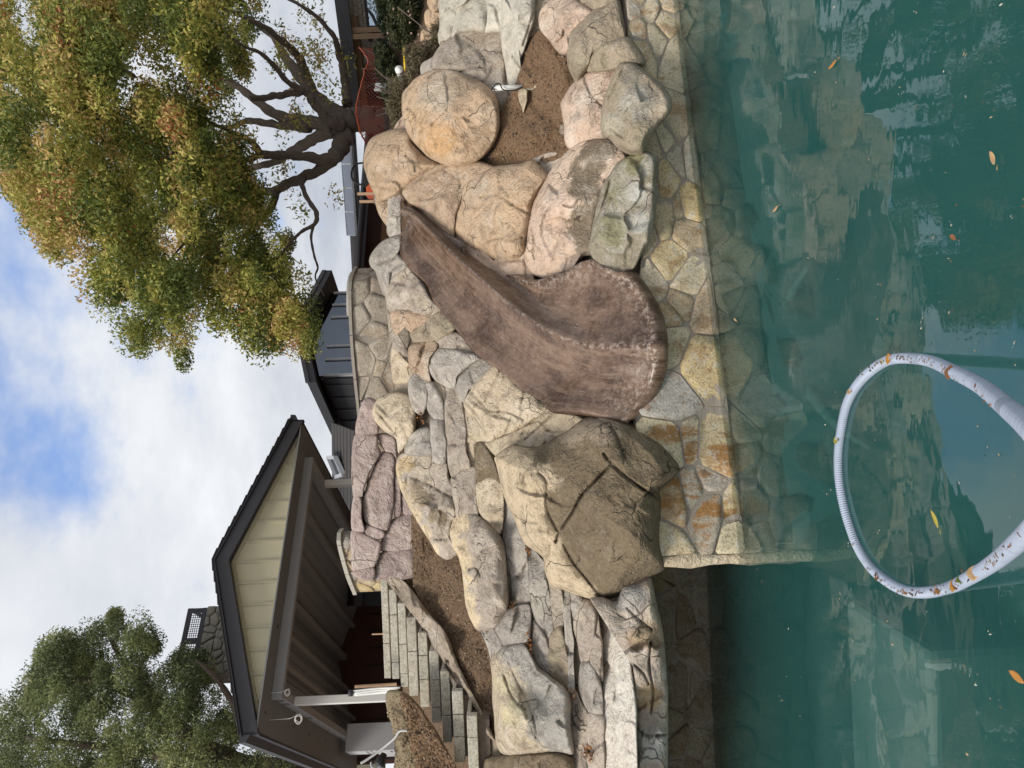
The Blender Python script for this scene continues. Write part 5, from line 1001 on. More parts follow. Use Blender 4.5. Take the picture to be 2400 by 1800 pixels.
LIMBS = [[(1520,640,70,0),(1350,560,62,0.1),(1200,420,54,0.2),(1130,250,42,0.1),(1050,80,34,-0.2),(930,-20,28,-0.5),(780,-140,22,-0.8),(560,-240,15,-1.0),(300,-340,9,-1.2)],
 [(1450,600,60,0.2),(1330,540,52,0.4),(1180,400,48,0.7),(1050,250,46,1.0),(960,100,38,1.3),(860,-60,30,1.6),(680,-190,22,1.8),(400,-300,12,2.0)],
 [(1440,700,55,-0.2),(1330,650,42,-0.35),(1230,540,38,-0.5),(1170,440,35,-0.6),(1100,400,32,-0.7),(1000,340,24,-0.9),(880,200,21,-1.2),(760,90,17,-1.5),(640,40,13,-1.7),(480,-60,8,-2)],
 [(1110,415,32,-0.65),(1000,435,30,-0.7),(900,450,29,-0.75),(780,465,26,-0.8),(680,470,24,-0.9)],
 [(1420,700,62,0.1),(1200,690,55,0.3),(1020,650,48,0.5),(850,580,42,0.7),(700,470,36,0.9),(560,370,30,1.0),(400,290,26,1.1),(200,180,20,1.2),(50,50,13,1.3),(-150,-40,8,1.3)],
 [(1180,720,42,0.3),(950,705,34,0.6),(800,680,30,0.9),(650,660,25,1.2),(500,720,18,1.4),(330,700,12,1.6),(100,760,7,1.7)],
 [(1400,740,60,0.1),(1250,800,48,0.3),(1130,855,45,0.5),(1000,945,35,0.8),(850,1020,30,1.1),(700,1060,25,1.4),(560,1090,18,1.6),(400,1130,13,1.8),(150,1100,7,2)],
 [(1500,770,80,0),(1420,900,72,-0.15),(1340,985,55,-0.25),(1150,965,40,-0.4),(950,950,38,-0.6),(780,940,34,-0.8),(700,860,27,-1.0),(600,790,20,-1.2),(430,720,13,-1.5),(200,600,7,-1.8)],
 [(790,945,30,-0.8),(620,1005,24,-0.9),(450,1080,17,-1.0),(250,1180,10,-1.2)],
 [(1400,940,62,-0.15),(1300,1040,48,-0.2),(1150,1130,42,-0.2),(1000,1190,40,-0.1),(880,1250,36,0),(760,1250,28,0.1),(620,1240,24,0.2),(450,1200,19,0.3),(250,1260,13,0.4),(0,1300,7,0.5)],
 [(890,1250,34,0),(860,1380,28,-0.2),(730,1530,25,-0.4),(640,1620,20,-0.5),(500,1700,16,-0.6),(300,1820,11,-0.7),(100,2000,6,-0.8)],
 [(1130,1140,24,-0.2),(1115,1220,21,-0.4),(1170,1340,20,-0.6),(1232,1440,20,-0.8),(1222,1530,18,-0.9),(1120,1590,15,-1.0),(1050,1650,12,-1.1),(960,1760,9,-1.2),(850,1900,6,-1.3)],
 [(1205,1550,13,-0.9),(1190,1660,11,-1.0),(1215,1800,10,-1.1),(1245,1900,9,-1.2),(1225,1990,7,-1.2),(1300,2140,5,-1.3)],
 [(1490,520,44,0.2),(1480,380,36,0.3),(1460,250,32,0.2),(1420,80,27,0.0),(1370,-60,22,-0.3),(1240,-210,18,-0.6),(1050,-340,13,-0.9),(800,-440,9,-1)],
 [(60,1320,18,-1.9),(150,1300,13,-1.9),(-60,1440,14,-1.9),(-200,1560,9,-1.9)], [(300,1640,18,-1.4),(190,1640,14,-1.5),(60,1760,9,-1.6),(-40,1900,5,-1.7)],
 [(560,2140,14,-1.5),(640,1990,10,-1.3),(760,2300,7,-1.6)], [(280,820,16,-2.3),(160,860,13,-2.4),(-60,980,9,-2.5)], [(-300,300,22,-1.5),(-450,180,18,-1.6),(-800,-100,12,-1.8)], [(-700,520,14,-2),(-900,380,11,-2),(-1150,300,8,-2)]]
tips = []
for k, l in enumerate(LIMBS):
    o, P3 = limb(tree, ZT_, l, TD, 'limb', 10, k); tips.append(P3[len(P3) // 2:])
CR = [(x / 1.843, y / 1.843) for x, y in [(-140,-160),(500,-160),(1130,-160),(1160,0),(1165,190),(1110,280),(1055,400),(1065,480),(1095,560),(1130,650),(1090,740),(1160,790),(1230,860),(1200,950),(1310,990),(1290,1110),(1350,1180),(1380,1290),(1412,1420),(1380,1535),(1240,1552),(1130,1530),(960,1490),(880,1440),(845,1480),(875,1580),(830,1632),(700,1632),(630,1570),(500,1500),(490,1400),(380,1350),(300,1280),(200,1170),(130,1040),(70,930),(20,850),(-140,700)]]
PAL = [(0.08, 0.112, 0.026), (0.155, 0.192, 0.04), (0.26, 0.28, 0.058), (0.37, 0.355, 0.08), (0.47, 0.41, 0.11), (0.52, 0.35, 0.145)]
sx = [(1250,150),(1180,90),(1300,60),(1200,330),(1280,330),(1330,420),(1050,530),(1300,220),(1390,40),(1010,700),(1080,640),(900,1120),(1000,1000),(960,1080),(860,1180),(1090,1400),(1120,1430),(1420,1290),(1380,1310),(940,780),(1040,590),(1150,560),(1500,150),(1480,230),(1180,20),(1000,1230),(1420,420)]
ex = np.concatenate([PT(np.array([400 + x / 3.606]), np.array([100 + y / 3.606]), np.array([TD + random.uniform(-0.6, 0.8)])) for x, y in sx])
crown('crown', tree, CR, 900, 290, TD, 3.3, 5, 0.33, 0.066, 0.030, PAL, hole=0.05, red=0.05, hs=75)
rng_ = np.random.default_rng(3)
crown('hanging_sprays', tree, [(700, -40), (780, -40), (790, 100), (720, 230), (640, 240), (600, 100)], 24, 34, TD, 0.9, 9, 0.22, 0.075, 0.032, PAL[1:], hole=-1, extra=ex)
# trees behind on the left
M['bark2'] = m_bark('dark_bark', (0.075, 0.062, 0.055))
ZL_ = (0, 1300, 3.16); LT = 18.5
t2 = empty('evergreen_tree', P(760, 1700, LT)); tag(t2, 'dense grey-green tree rising behind the left end of the cabana', 'tree')
for k, l in enumerate([[(2400,1500,90,0),(1900,1560,70,0),(1500,1400,55,0),(1200,1150,42,0),(1000,900,34,0),(900,760,24,0),(820,620,14,0)], [(1900,1560,50,0),(1400,1500,40,-0.5),(1000,1450,32,-0.8),(600,1400,22,-1),(200,1350,14,-1)], [(1250,1200,34,0),(1000,1050,26,-0.3),(760,930,24,-0.5),(620,920,18,-0.6),(450,900,12,-0.7)], [(1800,1300,26,-1),(1700,1050,22,-1.3),(1560,870,18,-1.6),(1450,780,10,-1.7)], [(1000,880,20,0),(1100,740,13,-0.2),(1180,700,8,-0.2)]]):
    o, _ = limb(t2, ZL_, l, LT, 'trunk' if k == 0 else 'limb', 10, 30 + k)
CL = [(0 + x / 3.16, 1300 + y / 3.16) for x, y in [(-150,1050),(60,1090),(100,960),(190,930),(220,850),(270,680),(350,600),(480,580),(600,560),(620,500),(700,480),(790,450),(830,400),(960,430),(1050,440),(1150,480),(1150,560),(1262,600),(1200,720),(1120,790),(1150,850),(1240,830),(1250,750),(1340,690),(1550,730),(1600,850),(1640,1000),(1720,1050),(1790,1150),(1820,1300),(1860,1400),(2000,1440),(2120,1500),(2250,1700),(2250,2050),(-150,2050)]]
PAL2 = [(0.07, 0.092, 0.042), (0.125, 0.16, 0.066), (0.195, 0.235, 0.09), (0.275, 0.31, 0.125), (0.35, 0.37, 0.165)]
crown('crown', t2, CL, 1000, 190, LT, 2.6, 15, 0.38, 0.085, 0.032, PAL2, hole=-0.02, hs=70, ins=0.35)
# sliver of a far house among the left leaves
fh = empty('hidden_house', P(760, 1780, 22)); tag(fh, 'olive-walled house glimpsed through leaves at the left edge', 'house')
mb = MB(); mb.prism([P(660, 1860, 22), P(660, 1690, 22), P(900, 1690, 22), P(900, 1860, 22)], (0, 0.3, 0)); mb.build('wall', m_plain('olive_stucco', (0.20, 0.20, 0.14), 0.9, 0.1, 5, 0.2, 40), fh)
for x0, y0, x1, y1 in ((658, 1785, 680, 1768), (700, 1790, 712, 1778)): mb = MB(); mb.prism([P(x0, y0, 21.9), P(x0, y1, 21.9), P(x1, y1, 21.9), P(x1, y0, 21.9)], (0, 0.05, 0)); mb.build('window_pane', M['dark'], fh)
# ------------------------------------------------------------------ planting and oddments on the right-hand slope
def bush(label, poly, n, per, d, depth, seed, pal, rad=0.13, L=0.05, W=0.02, name='shrub'):
    c = np.mean(poly, 0); e = empty(name, P(np.max([q[0] for q in poly]), c[1], d)); tag(e, label, 'shrub', 'shrubs on the right slope')
    crown('foliage', e, poly, n, per, d, depth, seed, rad, L, W, pal, hole=-0.5, hs=40)
    mb = MB(); rs = random.Random(seed)
    for k in range(9): a = e.location; mb.tube([a + Vector((rs.uniform(-0.1, 0.1), 0, -0.05)), a + Vector((rs.uniform(-0.5, 0.5), rs.uniform(-0.2, 0.2), rs.uniform(0.3, 0.6)))], 0.008, 5)
    mb.build('stem', M['bark'], e); return e
PAL3 = [(0.012, 0.022, 0.010), (0.03, 0.045, 0.016), (0.055, 0.075, 0.028), (0.085, 0.10, 0.045), (0.13, 0.12, 0.06)]
PAL4 = [(0.10, 0.08, 0.05), (0.16, 0.13, 0.08), (0.22, 0.18, 0.11), (0.12, 0.12, 0.05), (0.25, 0.21, 0.13)]
sb = bush('dark green flowering shrub under the block house window', [(862,-70),(872,20),(885,75),(905,110),(955,125),(990,95),(1005,40),(1008,-70)], 300, 85, 10.3, 0.7, 71, PAL3, 0.14, 0.045, 0.018)
for k in range(7):
    q = P(random.uniform(890, 985), random.uniform(8, 95), 9.65); mb = MB(); mb.tube([q, q + Vector((0, -0.01, 0.018))], [0.004, 0.014], 6); mb.build('flower', m_plain('pink_petal', (0.75, 0.50, 0.48), 0.6), sb)
bush('low green scrub along the net fence', [(872,100),(905,95),(940,140),(940,215),(905,250),(880,215)], 130, 70, 10.4, 0.6, 73, PAL3, 0.11)
bush('straw-dry weeds behind the round boulder', [(905,190),(950,170),(980,220),(960,300),(925,325),(900,270)], 130, 70, 9.5, 0.4, 77, PAL4, 0.10, 0.045, 0.012)
bush('dry twiggy weeds beside the tan field rocks', [(940,110),(985,105),(1015,50),(1040,10),(1045,90),(1000,175),(950,200)], 130, 70, 8.9, 0.4, 79, PAL4, 0.10, 0.045, 0.012)
fr_ = 'I'
for lb, pp in [('ochre field rock at the very edge of the right slope', [(1005,5),(1020,-25),(1035,-20),(1035,10),(1018,28)]), ('larger tan field rock among dry weeds', [(1000,30),(1020,25),(1030,45),(1020,65),(1002,60)]), ('small brown field rock above the pale steps', [(992,75),(1008,70),(1014,95),(1000,108),(990,95)]), ('flat brown field rock near the yellow stake', [(990,120),(1012,105),(1022,130),(1012,150),(994,142)]), ('splinter of tan rock below the yellow stake', [(972,135),(980,130),(982,155),(974,157)])]:
    rock(lb, 'I', pp, 'tan', dref=8.9, slope=0.6, name='field_rock', cat='rock', group='field rocks on the right slope')
# PVC and stakes
M['pvc'] = m_plain('white_pvc', (0.80, 0.80, 0.78), 0.35, 0.05, 8, 0.02, 40, dirt=(0.5, 0.47, 0.42))
def pipe(name, label, cat, a, b_, r, mat, n=12, group=None):
    mb = MB(); mb.tube([a, a.lerp(b_, 0.5), b_], r, n); o = mb.build(name, mat, smooth=True); o.data.polygons[-1].use_smooth = False; o.data.polygons[-2].use_smooth = False
    return tag(o, label, cat, group)
pe = empty('pvc_riser', P(1225, 206, 7.25)); tag(pe, 'short white pvc riser with a black cable by the soil bed', 'pipe')
mb = MB(); mb.tube([P(1226, 205, 7.25), P(1155, 207, 7.25)], 0.026, 14); mb.build('pipe', M['pvc'], pe, True)
mb = MB(); mb.tube([Vector(v) for v in smooth_path([P(1222, 205, 7.2), P(1205, 212, 7.2), P(1180, 211, 7.2), P(1172, 198, 7.2), P(1165, 197, 7.2), P(1157, 203, 7.2), P(1154, 208, 7.22), P(1160, 212, 7.22)], 30)], 0.007, 6); mb.build('cable', M['black'], pe, True)
pq = empty('white_marker_post', P(768, 203, 10.4)); tag(pq, 'white square marker post on the slope before the net', 'post')
a, b_ = P(917, 203, 10.4), P(880, 203, 10.4); mb = MB(); mb.bar(a, b_, 0.075, 0.075, up=(0, 1, 0)); mb.build('post', M['pvc'], pq, bevel=0.006)
mb = MB(); c = P(898, 211, 10.36); mb.bar(c + Vector((0, 0, 0.13)), c - Vector((0, 0, 0.13)), 0.03, 0.03, up=(0, 1, 0)); mb.build('side_strip', M['pvc'], pq)
pr = empty('drain_pipe', P(945, 190, 9.6)); tag(pr, 'white drain pipe stub angled out of the dry slope', 'pipe')
mb = MB(); A, B = P(946, 197, 9.6), P(935, 162, 9.3); mb.tube([A, B], 0.048, 16, False); mb.build('pipe', M['pvc'], pr, True); mb = MB(); mb.tube([B, B.lerp(A, 0.16)], [0.054, 0.054], 16); mb.tube([B + (B - A) * 0.004, B.lerp(A, 0.02)], 0.036, 16); mb.build('hub', M['pvc'], pr, True)
pipe('yellow_stake', 'thin yellow marker stake on the dry slope', 'stake', P(950, 166, 9.5), P(947, 113, 9.5), 0.017, m_plain('yellow_plastic', (0.75, 0.52, 0.02), 0.4), 8)
M['pine'] = m_plain('raw_pine', (0.50, 0.33, 0.21), 0.8, 0.1, 10, 0.2, 50)
for lb, x0, x1, yy in (('longer raw timber stake behind the tan boulder', 838, 882, 455), ('shorter raw timber stake behind the tan boulder', 843, 886, 473)):
    mb = MB(); mb.bar(P(x0, yy, 9.2), P(x1 + 12, yy - 0.5, 9.2), 0.03, 0.03, up=(0, 1, 0)); tag(mb.build('timber_stake', M['pine']), lb, 'stake', 'timber stakes by the slide head')
mb = MB(); mb.box(P(882, 467, 9.15), (0.06, 0, 0), (0, 0.03, 0), (0, 0, 0.03)); tag(mb.build('timber_block', m_plain('weathered_block', (0.24, 0.22, 0.18), 0.9)), 'small weathered block between the two timber stakes', 'wood block')
mach = empty('plate_compactor', P(885, 435, 9.6)); tag(mach, 'orange machine with black handle half hidden by the boulder', 'machine')
M['orange'] = m_plain('orange_paint', (0.62, 0.12, 0.045), 0.45, 0.08, 8, 0.05, 40)
c = P(875, 440, 9.6); mb = MB(); mb.prism([c + Vector(v) for v in ((-0.12, 0, 0.10), (0.02, 0, 0.10), (0.07, 0, 0.03), (0.10, 0, -0.12), (-0.14, 0, -0.12))], (0, 0.16, 0)); mb.build('body', M['orange'], mach, bevel=0.015)
mb = MB(); mb.box(c + Vector((0.12, 0.06, 0.06)), (0.05, 0, 0), (0, 0.06, 0), (0, 0, 0.07)); mb.build('engine', M['black'], mach, bevel=0.012)
mb = MB(); mb.tube([Vector(v) for v in smooth_path([c + Vector((0.03, 0.05, 0.08)), c + Vector((0.10, 0.05, 0.26)), c + Vector((0.22, 0.05, 0.30)), c + Vector((0.34, 0.05, 0.24)), c + Vector((0.36, 0.05, 0.1))], 20)], 0.014, 8); mb.build('handle', M['black'], mach, True)
# orange safety net
M['netting'] = m_plain('faded_orange_netting', (0.36, 0.075, 0.035), 0.6, 0.1, 8, 0.05, 40)
def net():
    pts = [(842,112,12.3,890),(858,132,12.0,896),(863,150,11.6,897),(853,172,11.3,898),(842,217,10.9,899),(836,253,10.75,900),(838,285,10.7,902),(845,311,10.75,902),(858,336,10.9,890)]
    a = smooth_path([list(P(x, y, d)) + list(P(xb, y, d)) for x, y, d, xb in pts], 400); nu, nv = 84, 12
    idx = lambda i: a[int(np.clip(i / nu * 399, 0, 399))]
    mb = MB(); V = []; Fc = []
    def pt(i, j):
        r = idx(i); t = j / nv; p = Vector(r[:3]).lerp(Vector(r[3:]), t); return p + Vector((0.01 * math.sin(i * 0.5), 0.025 * math.sin(i * 0.21 + t * 3), 0.008 * math.sin(i * 0.9 + j)))
    for i in range(0, nu, 2):
        for j in range(0, nv + 1, 2):
            for (a1, b1), (a2, b2) in (((i, j), (i + 1, j + 1)), ((i + 1, j + 1), (i + 2, j)), ((i, j), (i + 1, j - 1)), ((i + 1, j - 1), (i + 2, j))):
                if 0 <= b1 <= nv and 0 <= b2 <= nv: mb.bar(pt(a1, b1), pt(a2, b2), 0.005, 0.005)
    o = empty('safety_net', P(900, 230, 11.0)); tag(o, 'orange plastic safety netting strung around the tree trunk', 'fence')
    mb.build('mesh', M['netting'], o)
    mb = MB(); mb.tube([pt(i, 0) for i in range(0, nu + 1, 3)], 0.013, 6); mb.build('top_band', M['orange'], o, True)
    for yy, d in ((162, 11.5), (250, 10.8)):
        mb = MB(); mb.tube([P(905, yy, d), P(848, yy, d)], 0.012, 6); mb.build('stake', M['tanwood'], o, True)
net()
# oddments at the stair head on the left
cb = empty('conduit_bundle', P(935, 1622, 8.2)); tag(cb, 'bundle of white conduits with a grey tip leaning by the stairs', 'pipe')
for k, (xa, ya, xb_, yb) in enumerate(((829, 1619, 938, 1611), (830, 1624, 932, 1614), (832, 1629, 932, 1620), (830, 1627, 930, 1617))):
    mb = MB(); mb.tube([Vector(v) for v in smooth_path([P(xa, ya, 8.2), P((xa + xb_) / 2, (ya + yb) / 2 - 2 + k, 8.2), P(xb_, yb, 8.15)], 10)], 0.011, 8); mb.build('conduit', M['pvc'], cb, True)
mb = MB(); mb.tube([P(817, 1624, 8.2), P(827, 1624, 8.2)], 0.036, 10); mb.build('tip_bundle', M['fascia'], cb, True)
mb = MB(); mb.bar(P(832, 1609, 8.3), P(930, 1603, 8.3), 0.03, 0.02, up=(0, 1, 0)); tag(mb.build('wood_lath', M['pine']), 'raw wood lath standing beside the white conduits', 'lath')
mb = MB(); mb.bar(P(872, 1486, 8.95), P(905, 1485, 8.95), 0.014, 0.014, up=(0, 1, 0)); tag(mb.build('wood_peg', M['pine']), 'thin wood peg at the top step', 'peg')
fl = empty('work_light', P(905, 1735, 6.9)); tag(fl, 'black floodlight on a bent grey conduit over the mound', 'light')
mb = MB(); mb.tube([Vector(v) for v in smooth_path([P(975, 1715, 6.75), P(940, 1712, 6.8), P(925, 1730, 6.85), P(895, 1755, 6.9), P(860, 1780, 6.9), P(846, 1788, 6.9)], 24)], 0.012, 8); mb.build('conduit_arm', m_plain('grey_conduit', (0.45, 0.45, 0.44), 0.4), fl, True)
c = P(892, 1785, 6.9); mb = MB(); mb.tube([c + Vector((-0.02, -0.03, 0.01)), c + Vector((0.01, 0.0, -0.005)), c + Vector((0.05, 0.05, -0.03))], [0.055, 0.05, 0.03], 14); mb.build('lamp_head', M['black'], fl, True)
mb = MB(); mb.tube([Vector(v) for v in smooth_path([P(870, 1785, 6.9), P(872, 1797, 6.88), P(885, 1800, 6.87), P(893, 1792, 6.88)], 14)], 0.010, 6); mb.build('bracket', M['steel'], fl, True)
# ------------------------------------------------------------------ pool vacuum hose
def build_hose():
    q = [(1262,640),(1185,565),(1100,495),(950,372),(800,292),(660,228),(520,212),(420,228),(325,290),(250,372),(200,470),(170,600),(153,740),(155,870),(175,1000),(210,1130),(260,1260),(330,1370),(420,1450),(530,1505),(650,1512),(780,1482),(900,1420),(1010,1350),(1100,1278),(1185,1200),(1262,1120)]
    dep = {0: 1.2, 1: 1.36, 2: 1.56, 3: 1.92, 4: 2.25, 5: 2.62, 21: 2.62, 22: 2.30, 23: 2.02, 24: 1.80, 25: 1.62, 26: 1.5}
    pts = []
    for i, (a, b) in enumerate(q):
        x, y = 1900 + a / 2.37, 750 + b / 2.37; pts.append(P(x, y, dep[i]) if i in dep else PZ(x, y, 0.012))
    m = 1500; c = smooth_path(pts, m); seg = np.r_[0, np.cumsum(np.linalg.norm(np.diff(c, axis=0), axis=1))]
    Lh = seg[-1]; N_ = int(Lh / 0.0022); s = np.linspace(0, Lh, N_); c = np.stack([np.interp(s, seg, c[:, k]) for k in range(3)], -1)
    cuffs = [0.42, Lh * 0.745, Lh * 0.33]; r = 0.0205 + 0.0024 * np.sin(s * 2 * math.pi / 0.0115)
    for cc in cuffs: k = np.abs(s - cc) < 0.045; r = np.where(k, 0.0228, r)
    t = np.gradient(c, axis=0); t /= np.linalg.norm(t, axis=1)[:, None]; up = np.array([0, 0, 1.0]); sd = np.cross(t, up); sd /= np.linalg.norm(sd, axis=1)[:, None]; u = np.cross(sd, t)
    n = 14; th = np.linspace(0, 2 * math.pi, n, endpoint=False)
    V = (c[:, None] + r[:, None, None] * (np.cos(th)[None, :, None] * sd[:, None] + np.sin(th)[None, :, None] * u[:, None])).reshape(-1, 3)
    i = (np.arange(N_ - 1)[:, None] * n + np.arange(n)[None]); j = (np.arange(N_ - 1)[:, None] * n + (np.arange(n)[None] + 1) % n)
    Fq = np.stack([i, j, j + n, i + n], -1).reshape(-1, 4)
    b = NB('hose_plastic'); co = b.co; col = b.mix(b.rng(b.noise(co, 14, 5, 0.7), 0.45, 0.75, 0, 0.35), (0.34, 0.39, 0.49), (0.22, 0.24, 0.27))
    mat = b.done(col, 0.42, None, 0.4)
    o = mesh_np('vacuum_hose', V, Fq, mat, None, True); tag(o, 'pale blue ribbed vacuum hose looping on the water', 'hose')
    return c, r
hc, hr = build_hose()
# ------------------------------------------------------------------ fallen leaves
def m_dead(name, c):
    b = NB(name); co = b.rcoord(); col = b.mix(b.noise(co, 60, 4, 0.7), c, tuple(q * 0.5 for q in c)); return b.done(col, 0.6, None, 0.3)
DL = {'yellow': m_dead('leaf_yellow', (0.52, 0.44, 0.08)), 'orange': m_dead('leaf_orange', (0.55, 0.26, 0.06)), 'brown': m_dead('leaf_brown', (0.28, 0.13, 0.06)), 'tan': m_dead('leaf_tan', (0.58, 0.38, 0.20)), 'green': m_dead('leaf_green', (0.22, 0.30, 0.03))}
def dead_leaf(loc, L, W, ang, mat, label, group, curl=0.25, stem=True, tilt=(0, 0)):
    n = 7; V = []; Fc = []
    for i in range(n):
        t = i / (n - 1); w = W / 2 * math.sin(math.pi * min(1, t * 0.96 + 0.03)) ** 0.8; z = curl * L * (t - 0.5) ** 2
        V += [(t * L - L / 2, -w, z + curl * w), (t * L - L / 2, 0, z), (t * L - L / 2, w, z + curl * w)]
    for i in range(n - 1): Fc += [(i * 3, i * 3 + 1, i * 3 + 4, i * 3 + 3), (i * 3 + 1, i * 3 + 2, i * 3 + 5, i * 3 + 4)]
    if stem:
        b = len(V); V += [(-L / 2, -0.0015, 0), (-L / 2, 0.0015, 0), (-L * 0.85, 0.0012 + L * 0.05, 0.004), (-L * 0.85, -0.0012 + L * 0.05, 0.004)]; Fc += [(b, b + 1, b + 2, b + 3)]
    me = bpy.data.meshes.new('fallen_leaf'); me.from_pydata(V, [], Fc); me.update(); me.polygons.foreach_set('use_smooth', np.ones(len(me.polygons), bool)); o = link('fallen_leaf', me, mat)
    o.location = loc; o.rotation_euler = (tilt[0], tilt[1], ang); sm = o.modifiers.new('thick', 'SOLIDIFY'); sm.thickness = 0.0012
    return tag(o, label, 'leaf', group)
GL = 'leaves floating on the pool'
dead_leaf(PZ(2192, 1215, 0.006), 0.075, 0.024, R(35), DL['yellow'], 'long yellow leaf floating inside the hose loop', GL)
dead_leaf(PZ(2384, 1585, 0.006), 0.070, 0.030, R(80), DL['orange'], 'orange leaf floating near the bottom edge of the pool view', GL)
dead_leaf(PZ(1818, 490, 0.006), 0.085, 0.020, R(100), DL['tan'], 'slender pale leaf floating beside the stone wall', GL)
dead_leaf(PZ(1724, 750, 0.006), 0.075, 0.018, R(70), DL['tan'], 'tiny pale leaf floating below the slide lip', GL)
dead_leaf(PZ(1952, 152, 0.006), 0.085, 0.018, R(95), DL['orange'], 'thin orange leaf floating at the right among sky reflections', GL)
dead_leaf(PZ(2330, 370, 0.006), 0.055, 0.022, R(20), DL['tan'], 'curled tan leaf floating alone at the far right', GL, 0.6)
dead_leaf(PZ(2236, 556, 0.006), 0.042, 0.02, R(60), DL['brown'], 'small brown leaf scrap floating right of the hose', GL, 0.6)
GH = 'leaves stuck to the hose'
def on_hose(x, y):
    r = rays(np.array([x]), np.array([y]))[0]; v = hc - np.array([0, 0, EYE]); tt = v @ r / (r @ r); k = np.argmin(np.linalg.norm(v - tt[:, None] * r, axis=1)); return hc[k] + np.array([0, -0.012, 0.019])
for x, y, L, W, an, mt, lb, tl in [(2096, 866, 0.055, 0.026, 0.4, 'orange', 'orange leaf caught on the far curve of the hose', 0.5), (2085, 864, 0.05, 0.016, 1.2, 'yellow', 'narrow yellow leaf beside the orange one on the hose', 0.4), (2186, 870, 0.045, 0.014, 1.4, 'yellow', 'yellow leaf sliver on the upper run of hose', 0.4), (2240, 868, 0.05, 0.034, 0.1, 'brown', 'broad brown leaf stuck on the upper run of hose', 0.3), (1976, 1033, 0.06, 0.03, 1.0, 'yellow', 'pale yellow leaf on the farthest part of the hose', 0.5), (2003, 920, 0.04, 0.03, 0.8, 'tan', 'tan leaf curled over the hose near its far bend', 0.5), (2055, 1358, 0.05, 0.018, 0.9, 'brown', 'brown leaf at the lower left bend of the hose', 0.5), (2131, 1366, 0.05, 0.018, 1.3, 'orange', 'orange leaf upright beside the lower hose cuff', 0.9), (2194, 1362, 0.062, 0.018, 1.2, 'orange', 'orange leaf standing on the lower run of hose', 0.9), (2226, 1345, 0.06, 0.02, 1.0, 'brown', 'brown leaf in the clump on the lower hose', 0.9), (2242, 1337, 0.06, 0.034, 1.5, 'green', 'bright green leaf in the clump on the lower hose', 0.9), (2238, 1362, 0.05, 0.028, 0.2, 'orange', 'orange leaf lying under the green one on the hose', 0.4), (2298, 1346, 0.05, 0.045, 0.3, 'tan', 'crumpled tan leaf wrapped on the lower hose', 0.3), (2372, 1262, 0.05, 0.03, 2.2, 'brown', 'dark brown leaf at the near end of the lower hose', 0.6)]:
    dead_leaf(on_hose(x, y), L, W, an, DL[mt], lb, GH, 0.5, False, (tl, 0.3))
def debris():
    rng = np.random.default_rng(44); C = []; S = []; cols = []
    for k in range(120):
        x, y = rng.uniform(1600, 2395), rng.uniform(5, 1795); p = PZ(x, y, 0.003)
        if p.y > ywall(p.x) - 0.1 or (p.x < -1.3 and p.y > 5.8): continue
        for j in range(rng.integers(1, 4)): C.append((p.x + rng.normal(0, 0.012), p.y + rng.normal(0, 0.012), 0.003 + 0.002 * rng.random())); S.append(rng.uniform(0.002, 0.008)); cols.append([(0.45, 0.33, 0.20), (0.2, 0.1, 0.05), (0.6, 0.55, 0.45)][rng.integers(3)])
    for k in range(420):
        i = int(np.clip(rng.normal([0.2, 0.3, 0.72, 0.9][rng.integers(4)], 0.06), 0.02, 0.98) * (len(hc) - 1)); C.append(hc[i] + np.array([rng.normal(0, 0.006), rng.normal(-0.006, 0.006), 0.0225])); S.append(rng.uniform(0.003, 0.010)); cols.append([(0.09, 0.05, 0.03), (0.17, 0.10, 0.06), (0.28, 0.19, 0.12)][rng.integers(3)])
    C = np.array(C); n = len(C); a = rng.uniform(0, 6.28, n); S = np.array(S)[:, None]; u = np.c_[np.cos(a), np.sin(a), rng.normal(0, 0.2, n)] * S; w = np.c_[-np.sin(a), np.cos(a), rng.normal(0, 0.2, n)] * S * 0.45
    V = np.stack([C - u, C + w, C + u, C - w], 1).reshape(-1, 3); i = np.arange(n) * 4
    o = mesh_np('floating_debris', V, np.stack([i, i + 1, i + 2, i + 3], -1), M['leaf'], None, False, {'lcol': np.repeat(np.array(cols), 4, 0)}); tag(o, 'specks of leaf litter on the water and hose', None, None, 'stuff')
debris()
def litter(name, label, fr, pts, n, sp, seed):
    rng = np.random.default_rng(seed); q = np.array(px(fr, pts)); k = rng.integers(len(q), size=n); x = q[k, 0] + rng.normal(0, sp, n); y = q[k, 1] + rng.normal(0, sp * 1.3, n); d = dbase(x, y) - 0.03 - 0.1 * rng.random(n)
    V, Fc = leaf_arrays(PT(x, y, d), 0.035, 0.016, rng); pal = np.array([(0.12, 0.05, 0.03), (0.25, 0.11, 0.05), (0.42, 0.24, 0.10), (0.35, 0.15, 0.05)])
    tag(mesh_np(name, V, Fc, M['leaf'], None, False, {'lcol': np.repeat(pal[rng.integers(4, size=n)], 4, 0)}), label, None, None, 'stuff')
litter('leaf_litter', 'dead leaves caught in rock crevices', 'D', [(1600,1530),(1580,1570),(1620,1580),(1440,1170),(1500,1180),(1215,780),(1215,850),(1220,900),(1205,240),(1110,610)], 170, 5, 3)
litter('leaf_litter', 'dead leaves beside stones in the left pile', 'B', [(510,1300),(515,1330)], 24, 4, 4)

